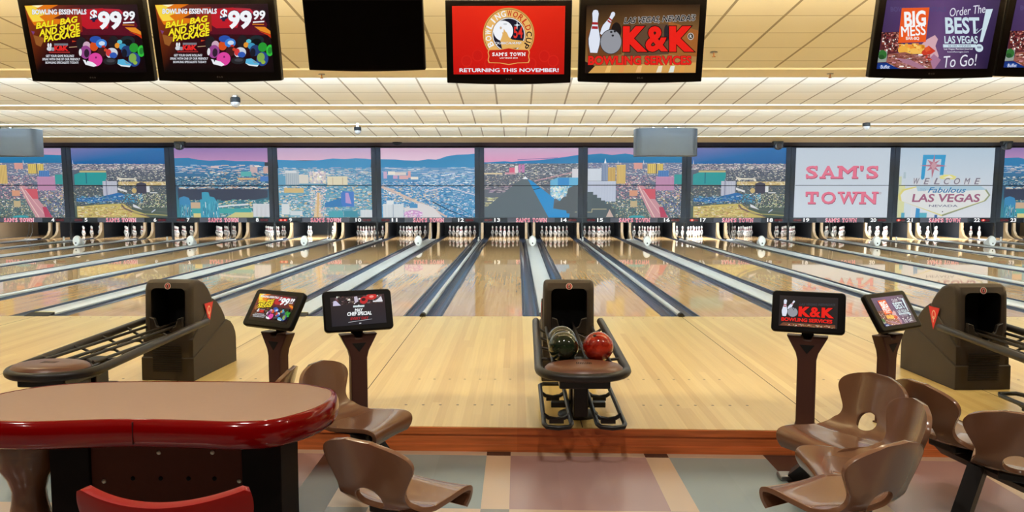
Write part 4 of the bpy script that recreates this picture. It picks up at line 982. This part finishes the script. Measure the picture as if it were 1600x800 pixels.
def ball(x, y, z, c1, c2, lab, holes, ph):
    m = bpy.data.materials.new('bowling_ball_marble'); m.use_nodes = True; nt = m.node_tree; p = nt.nodes['Principled BSDF']
    tc = nt.nodes.new('ShaderNodeTexCoord'); n = nt.nodes.new('ShaderNodeTexNoise'); n.inputs['Scale'].default_value = 9; n.inputs['Detail'].default_value = 7; n.inputs['Distortion'].default_value = 1.2
    nt.links.new(tc.outputs['Object'], n.inputs['Vector']); cr = nt.nodes.new('ShaderNodeValToRGB'); cr.color_ramp.elements[0].position = .4; cr.color_ramp.elements[1].position = .62
    cr.color_ramp.elements[0].color = L(c1); cr.color_ramp.elements[1].color = L(c2); nt.links.new(n.outputs['Fac'], cr.inputs[0]); nt.links.new(cr.outputs[0], p.inputs['Base Color'])
    p.inputs['Roughness'].default_value = .07; p.inputs['Coat Weight'].default_value = .5
    b = MB(); N = 24; b.lathe([(max(.0005,.108*math.sin(PI*i/N)), -.108*math.cos(PI*i/N)) for i in range(N+1)],36); o = b.build('bowling_ball', m, smooth=70, loc=(x,y,z))
    tag(o, lab, 'bowling ball', 'balls on the centre return')
    for (ax,az) in holes:
        d = Vector((math.sin(R(ax))*math.cos(R(az)), -math.cos(R(ax))*math.cos(R(az)), math.sin(R(az))))
        h = MB(); h.lathe([(.0115,-.004),(.0115,.0004)],16); ho = h.build('finger_hole', VBLK, o, loc=tuple(d*.1078)); ho.rotation_euler = d.to_track_quat('Z','Y').to_euler()
ball(.45-.1225,5.58,.5495,(22,34,22),(38,54,34),'front dark green bowling ball, left of the red ball',[(-50,38),(-42,48)],0)
ball(.45-.1225,5.80,.552,(26,34,28),(44,52,40),'rear dark green bowling ball, half hidden behind the front green ball',[],1)
ball(.45+.1225,5.58,.5495,(150,22,10),(206,60,34),'marbled red bowling ball on the centre rack',[(-30,55)],2)
# ------------------------------------------------------------------ foreground table
top = [(-2.416,3.639),(-2.257,3.629),(-2.066,3.650),(-1.815,3.672),(-1.521,3.652),(-1.33,3.632),(-1.165,3.66),(-1.08,3.74),(-1.003,3.87),(-.973,4.04),(-1.0,4.206),(-1.083,4.29),(-1.244,4.372),(-1.5,4.40),(-1.972,4.405),(-2.36,4.385),(-2.60,4.29),(-2.735,4.12),(-2.75,3.93),(-2.66,3.76),(-2.55,3.67)]
out = smoothcurve(top, 5)
def offset(pts, d):
    n = len(pts); o = []
    for i in range(n):
        a, b_ = Vector(pts[i-1]), Vector(pts[(i+1) % n]); t = (b_-a).normalized(); o.append((pts[i][0]+t.y*d, pts[i][1]-t.x*d))
    return o
TZT = .576
tb = empty('lounge_table', (-1.85,4.0,FZ)); tag(tb, 'kidney shaped table with tan top and thick glossy red edge', 'table')
def tl(vs): return [(v[0]+1.85, v[1]-4.0, v[2]-FZ) for v in vs]
b = MB(); n = len(out)
b.add(tl([(p[0],p[1],TZT) for p in out]+[(p[0],p[1],TZT-.1) for p in out]), [tuple(range(n))]+[(i,(i+1)%n,n+(i+1)%n,n+i) for i in range(n)]); b.build('tabletop', TBTOP, tb)
b = MB(); rings = [(-.004,TZT-.004),(0,TZT+.002),(.012,TZT+.001),(.024,TZT-.008),(.034,TZT-.028),(.038,TZT-.06),(.035,TZT-.095),(.024,TZT-.12),(.008,TZT-.132),(-.02,TZT-.134),(-.06,TZT-.122)]
vs = []; fs = []
for d, z in rings: vs += [(p[0],p[1],z) for p in offset(out,d)]
for j in range(len(rings)-1):
    for i in range(n): fs.append((j*n+i,j*n+(i+1)%n,(j+1)*n+(i+1)%n,(j+1)*n+i))
b.add(tl(vs), fs); e = b.build('red_edge', REDV, tb, smooth=50)
q = offset(out,-.05); b = MB(); b.add(tl([(p[0],p[1],TZT-.121) for p in q]),[tuple(range(n))]); b.build('underside', CABD, tb)
# seam where the edge strip meets
b = MB(); y = 3.672-.042; b.box(-1.796+1.85,y-4.0+.0,TZT-FZ-.11,-1.793+1.85,y-4.0+.012,TZT-FZ-.004)
b.build('edge_seam', mat('dark_red_seam',(60,4,4),.5), tb)
b = MB(); b.box(-2.40+1.85,-.02,0,-2.195+1.85,.30,TZT-FZ-.121); b.build('side_cabinet', CABD, tb, bevel=.006)
b = MB(); b.box(-1.412+1.85,-.02,0,-1.21+1.85,.30,TZT-FZ-.121); b.build('side_cabinet', CABD, tb, bevel=.006)
b = MB(); b.box(-2.195+1.85,.0,0,-1.412+1.85,.03,TZT-FZ-.121); b.build('centre_panel', CABM, tb)
for x, y, c in ((244.5,708.5,0),(329,708,0),(156,755,0),(370,754,0),(246,750,1),(331,750,1),(202,750,1),(290,750,1)):
    X = (x-808)*4.08/F; Z = HC-(y-299)*4.08/F
    h = MB(); h.lathe([(.012,.001),(.011,-.003),(.005,-.006)],14,(X+1.85,.0,Z-FZ),'y'); h.build('panel_bolt', BOLT if c == 0 else CABD, tb, smooth=40)

# ------------------------------------------------------------------ red chair in front of the table
rc = empty('red_chair', (-1.206,2.86,FZ), R(180)); tag(rc, 'glossy red moulded chair with its back to the camera, in front of the table', 'chair')
def shell(name, m, parent, prof, ws, hole=None, cross=.02, wing=.03, topdip=0, thick=.014, NU=64, NV=32, loc=(0,0,0), rz=0, rtop=0):
    ct = smoothcurve(prof, 8, False); w_ = smoothcurve([(w,0) for w in ws], 8, False)
    L_ = [0]
    for a, b_ in zip(ct[:-1], ct[1:]): L_.append(L_[-1]+math.hypot(b_[0]-a[0], b_[1]-a[1]))
    tot = L_[-1]
    def at(s):
        s = max(0,min(tot,s)); i = 0
        while i < len(L_)-2 and L_[i+1] < s: i += 1
        f = (s-L_[i])/((L_[i+1]-L_[i]) or 1)
        wd = w_[i][0]+(w_[i+1][0]-w_[i][0])*f; fr = s/tot
        if rtop and fr > rtop: wd *= max(.06, (1-((fr-rtop)/(1-rtop))**2.2))**.5
        return ct[i][0]+(ct[i+1][0]-ct[i][0])*f, ct[i][1]+(ct[i+1][1]-ct[i][1])*f, wd, ct[i+1][0]-ct[i][0], ct[i+1][1]-ct[i][1]
    def P(t, s):
        y, z, w, dy, dz = at(s); l = math.hypot(dy,dz) or 1; ny, nz = -dz/l, dy/l    # normal on the sitter's side
        back = min(1,max(0,(s/tot-.45)/.15)); k = (cross*(1-back)+wing*back)*t*t*(w/.235)**2
        y += ny*k; z += nz*k
        if topdip: z += back*topdip*(t*t*min(1,(s/tot)**6))
        return (t*w, y, z)
    G = [[(-1+2*j/NV, tot*i/NU) for j in range(NV+1)] for i in range(NU+1)]
    dead = set()
    if hole:
        hx, hs, rx, rs = hole; hs *= tot
        def inside(t, s): return ((t*at(s)[2]-hx)/rx)**2+((s-hs)/rs)**2
        for i in range(NU):
            for j in range(NV):
                if inside((G[i][j][0]+G[i][j+1][0])/2,(G[i][j][1]+G[i+1][j][1])/2) < 1: dead.add((i,j))
        for i in range(NU+1):
            for j in range(NV+1):
                cells = [(i+a,j+c) for a in (-1,0) for c in (-1,0)]; nd = sum(1 for q in cells if q in dead)
                if 0 < nd < 4:
                    t, s = G[i][j]; w = at(s)[2]; dx, ds = t*w-hx, s-hs; k = 1/math.sqrt(max(1e-6,(dx/rx)**2+(ds/rs)**2)); G[i][j] = ((hx+dx*k)/w, hs+ds*k)
    b = MB(); W = NV+1
    b.add([P(*G[i][j]) for i in range(NU+1) for j in range(W)], [(i*W+j,i*W+j+1,(i+1)*W+j+1,(i+1)*W+j) for i in range(NU) for j in range(NV) if (i,j) not in dead])
    me = bpy.data.meshes.new(name); me.from_pydata(b.v, [], b.f); me.materials.append(m); bm = bmesh.new(); bm.from_mesh(me)
    bmesh.ops.delete(bm, geom=[v for v in bm.verts if not v.link_faces], context='VERTS'); bm.to_mesh(me); bm.free()
    me.polygons.foreach_set('use_smooth', [True]*len(me.polygons))
    o = bpy.data.objects.new(name, me); C.objects.link(o); o.parent = parent; o.location = loc; o.rotation_euler = (0,0,rz)
    md = o.modifiers.new('Solidify','SOLIDIFY'); md.thickness = thick; md.offset = -1
    md = o.modifiers.new('Bevel','BEVEL'); md.width = thick*.42; md.segments = 3; md.limit_method = 'ANGLE'; md.angle_limit = R(50)
    return o
shell('seat_shell', CHRED, rc, [(-.22,.40),(-.235,.43),(-.20,.455),(-.05,.45),(.12,.445),(.19,.48),(.215,.56),(.235,.68),(.248,.73),(.255,.767),(.256,.775)],
      [.23,.24,.245,.245,.24,.245,.26,.28,.285,.278,.262], None, .02, .05, .03, .04)
b = MB(); b.lathe([(.22,0),(.21,.02),(.05,.04),(.035,.06),(.035,.38),(.12,.43)],24); b.build('pedestal', BLK, rc, smooth=40)

# ------------------------------------------------------------------ rows of moulded seats on beams
PROF = [(-.215,.335),(-.235,.37),(-.24,.405),(-.222,.428),(-.16,.437),(-.05,.43),(.06,.424),(.13,.43),(.18,.452),(.208,.485),(.226,.53),(.242,.585),(.258,.645),(.271,.695),(.281,.735),(.285,.755),(.286,.762)]
WS = [.212,.220,.226,.230,.232,.230,.224,.216,.206,.188,.186,.214,.246,.264,.268,.266,.262]
def bank(seats, legs, lab, foots=()):
    cx = sum(s[0] for s in seats)/len(seats); cy = sum(s[1] for s in seats)/len(seats)
    r = empty('seat_bank', (cx,cy,FZ)); tag(r, lab, 'seating', 'brown moulded seats around the lanes')
    for (x,y,rz) in seats:
        s = shell('seat', SEAT, r, PROF, WS, (0,.665,.07,.058), .012, .036, 0, .024, 84, 36, (x-cx,y-cy,0), R(rz), .82)
        b = MB(); b.box(-.1,-.12,.36,.1,.12,.405); b.build('seat_support', SEATD, s, bevel=.01)
    b = MB()
    P = [(x-cx,y-cy,.335) for x,y,_ in seats]
    if len(P) == 1: P = [(0,.2,.335),(0,-.2,.335)]
    d = [P[0][i]-P[1][i] for i in (0,1)]; P = [(P[0][0]+d[0]*.3,P[0][1]+d[1]*.3,.335)]+P
    d = [P[-1][i]-P[-2][i] for i in (0,1)]; P += [(P[-1][0]+d[0]*.3,P[-1][1]+d[1]*.3,.335)]
    b.tube(P,.055,4); b.build('beam', SEATD, r)
    for (x,y,tx,ty) in legs:
        b = MB(); b.tube([(x-cx,y-cy,.01),(tx-cx,ty-cy,.33)],.06,4); lg = b.build('leg', SEATD, r)
        b = MB(); b.box(x-cx-.1,y-cy-.05,0,x-cx+.1,y-cy+.05,.035); b.build('foot_plate', METAL, lg, bevel=.01)
    return r
def mir(s): return [(2*XC-x, y, -rz) for x,y,rz in s]
def mil(s): return [(2*XC-x, y, 2*XC-tx, ty) for x,y,tx,ty in s]
S1 = [(1.83,4.46,-68),(1.74,4.0,-95),(1.46,3.56,-152)]; L1 = [(1.76,4.95,1.80,4.5),(1.5,3.6,1.5,3.66)]
S2 = [(2.52,4.47,104),(2.59,4.0,143)]; L2 = [(2.38,4.2,2.5,4.24)]
bank(S1, L1, 'three glossy brown moulded seats facing left, right of the centre aisle')
bank(S2, L2, 'two brown moulded seats seen from behind at the right edge')
bank([(-.97,4.78,70),(-.53,3.58,150)], [(-.80,5.1,-.86,4.7),(-.6,3.85,-.62,3.8)], 'two brown moulded seats facing right, between the table and the centre aisle')
bank([(-1.65,4.72,-90)], [(-1.65,4.75,-1.65,4.72)], 'brown moulded seat mostly hidden behind the table, below the leftmost score terminal')
st = empty('stool', (-2.56,4.06,FZ)); tag(st, 'brown stool tucked under the left end of the table', 'stool')
b = MB(); b.lathe([(.12,0),(.115,.05),(.085,.2),(.08,.26),(.10,.33),(.14,.40),(.148,.47)],24); b.build('pedestal', SEAT, st, smooth=50)
b = MB(); b.lathe([(.148,.47),(.155,.50),(.155,.56),(.14,.58)],24); b.build('seat', SEAT, st, smooth=50)

# ------------------------------------------------------------------ lights the room has
def area(name, loc, rot, sx, sy, e, col):
    l = bpy.data.lights.new(name, 'AREA'); l.shape = 'RECTANGLE'; l.size = sx; l.size_y = sy; l.energy = e; l.color = col
    o = bpy.data.objects.new(name, l); C.objects.link(o); o.location = loc; o.rotation_euler = rot; return o
WARM = (1.0,.84,.53); COOL = (.60,.80,1.0); NEUT = (1.0,.95,.86)
xc = (XL+XR)/2
for i, lp in enumerate(LIPS[:-1]):
    area('cove_lamp', (xc, lp+.30, LIPZ+.12), (R(90+55),0,0), 37, .12, E_COVE[i], WARM if i == 0 else COOL)
area('pin_lamp', (xc, 27.7, .98), (R(25),0,0), 37, .08, E_PIN, (.88,.94,1.0))
for n in (9,17,21,22): area('pin_lamp', (LX[n], 27.7, .96), (R(25),0,0), .9, .08, E_PINB, (.86,.95,1))
def downlight(x, y, e, col, ang=110, zz=3.61, where='seating'):
    r = empty('recessed_downlight', (x,y,zz)); tag(r, 'recessed round downlight in the ceiling over the %s' % where, 'downlight', 'downlights over the %s' % where)
    MB().lathe([(.09,-.0),(.09,.008),(.07,.008)],20).build('trim_ring', METAL, r, smooth=40)
    l = bpy.data.lights.new('downlight_lamp','SPOT'); l.energy = e; l.color = col; l.spot_size = R(ang); l.spot_blend = .6; l.shadow_soft_size = .06
    o = bpy.data.objects.new('downlight_lamp', l); C.objects.link(o); o.location = (x,y,zz-.03)
for x in (-4.6,-2.3,0,2.3,4.6):
    downlight(x,1.2,E_DOWN*.34,NEUT); downlight(x+.45,3.7,E_DOWN*.22,NEUT,120,3.62+(LIPZ+.022-3.62)*(3.7-1.8)/3.8-.012)
for k in range(-4,5): downlight(XC+PW*(k*.5+.25), 6.85, E_APP, (1.0,.88,.64), 130, 3.62+(LIPZ+.045-3.62)*(6.85-5.6)/4.8-.012, 'approach')
w = bpy.data.worlds.new('world'); w.use_nodes = True; w.node_tree.nodes['Background'].inputs[0].default_value = (.05,.045,.04,1); w.node_tree.nodes['Background'].inputs[1].default_value = 1
bpy.context.scene.world = w
vs = bpy.context.scene.view_settings
vs.view_transform = 'Standard'; vs.look = 'None'; vs.gamma = 1; vs.exposure = 0; vs.use_curve_mapping = False
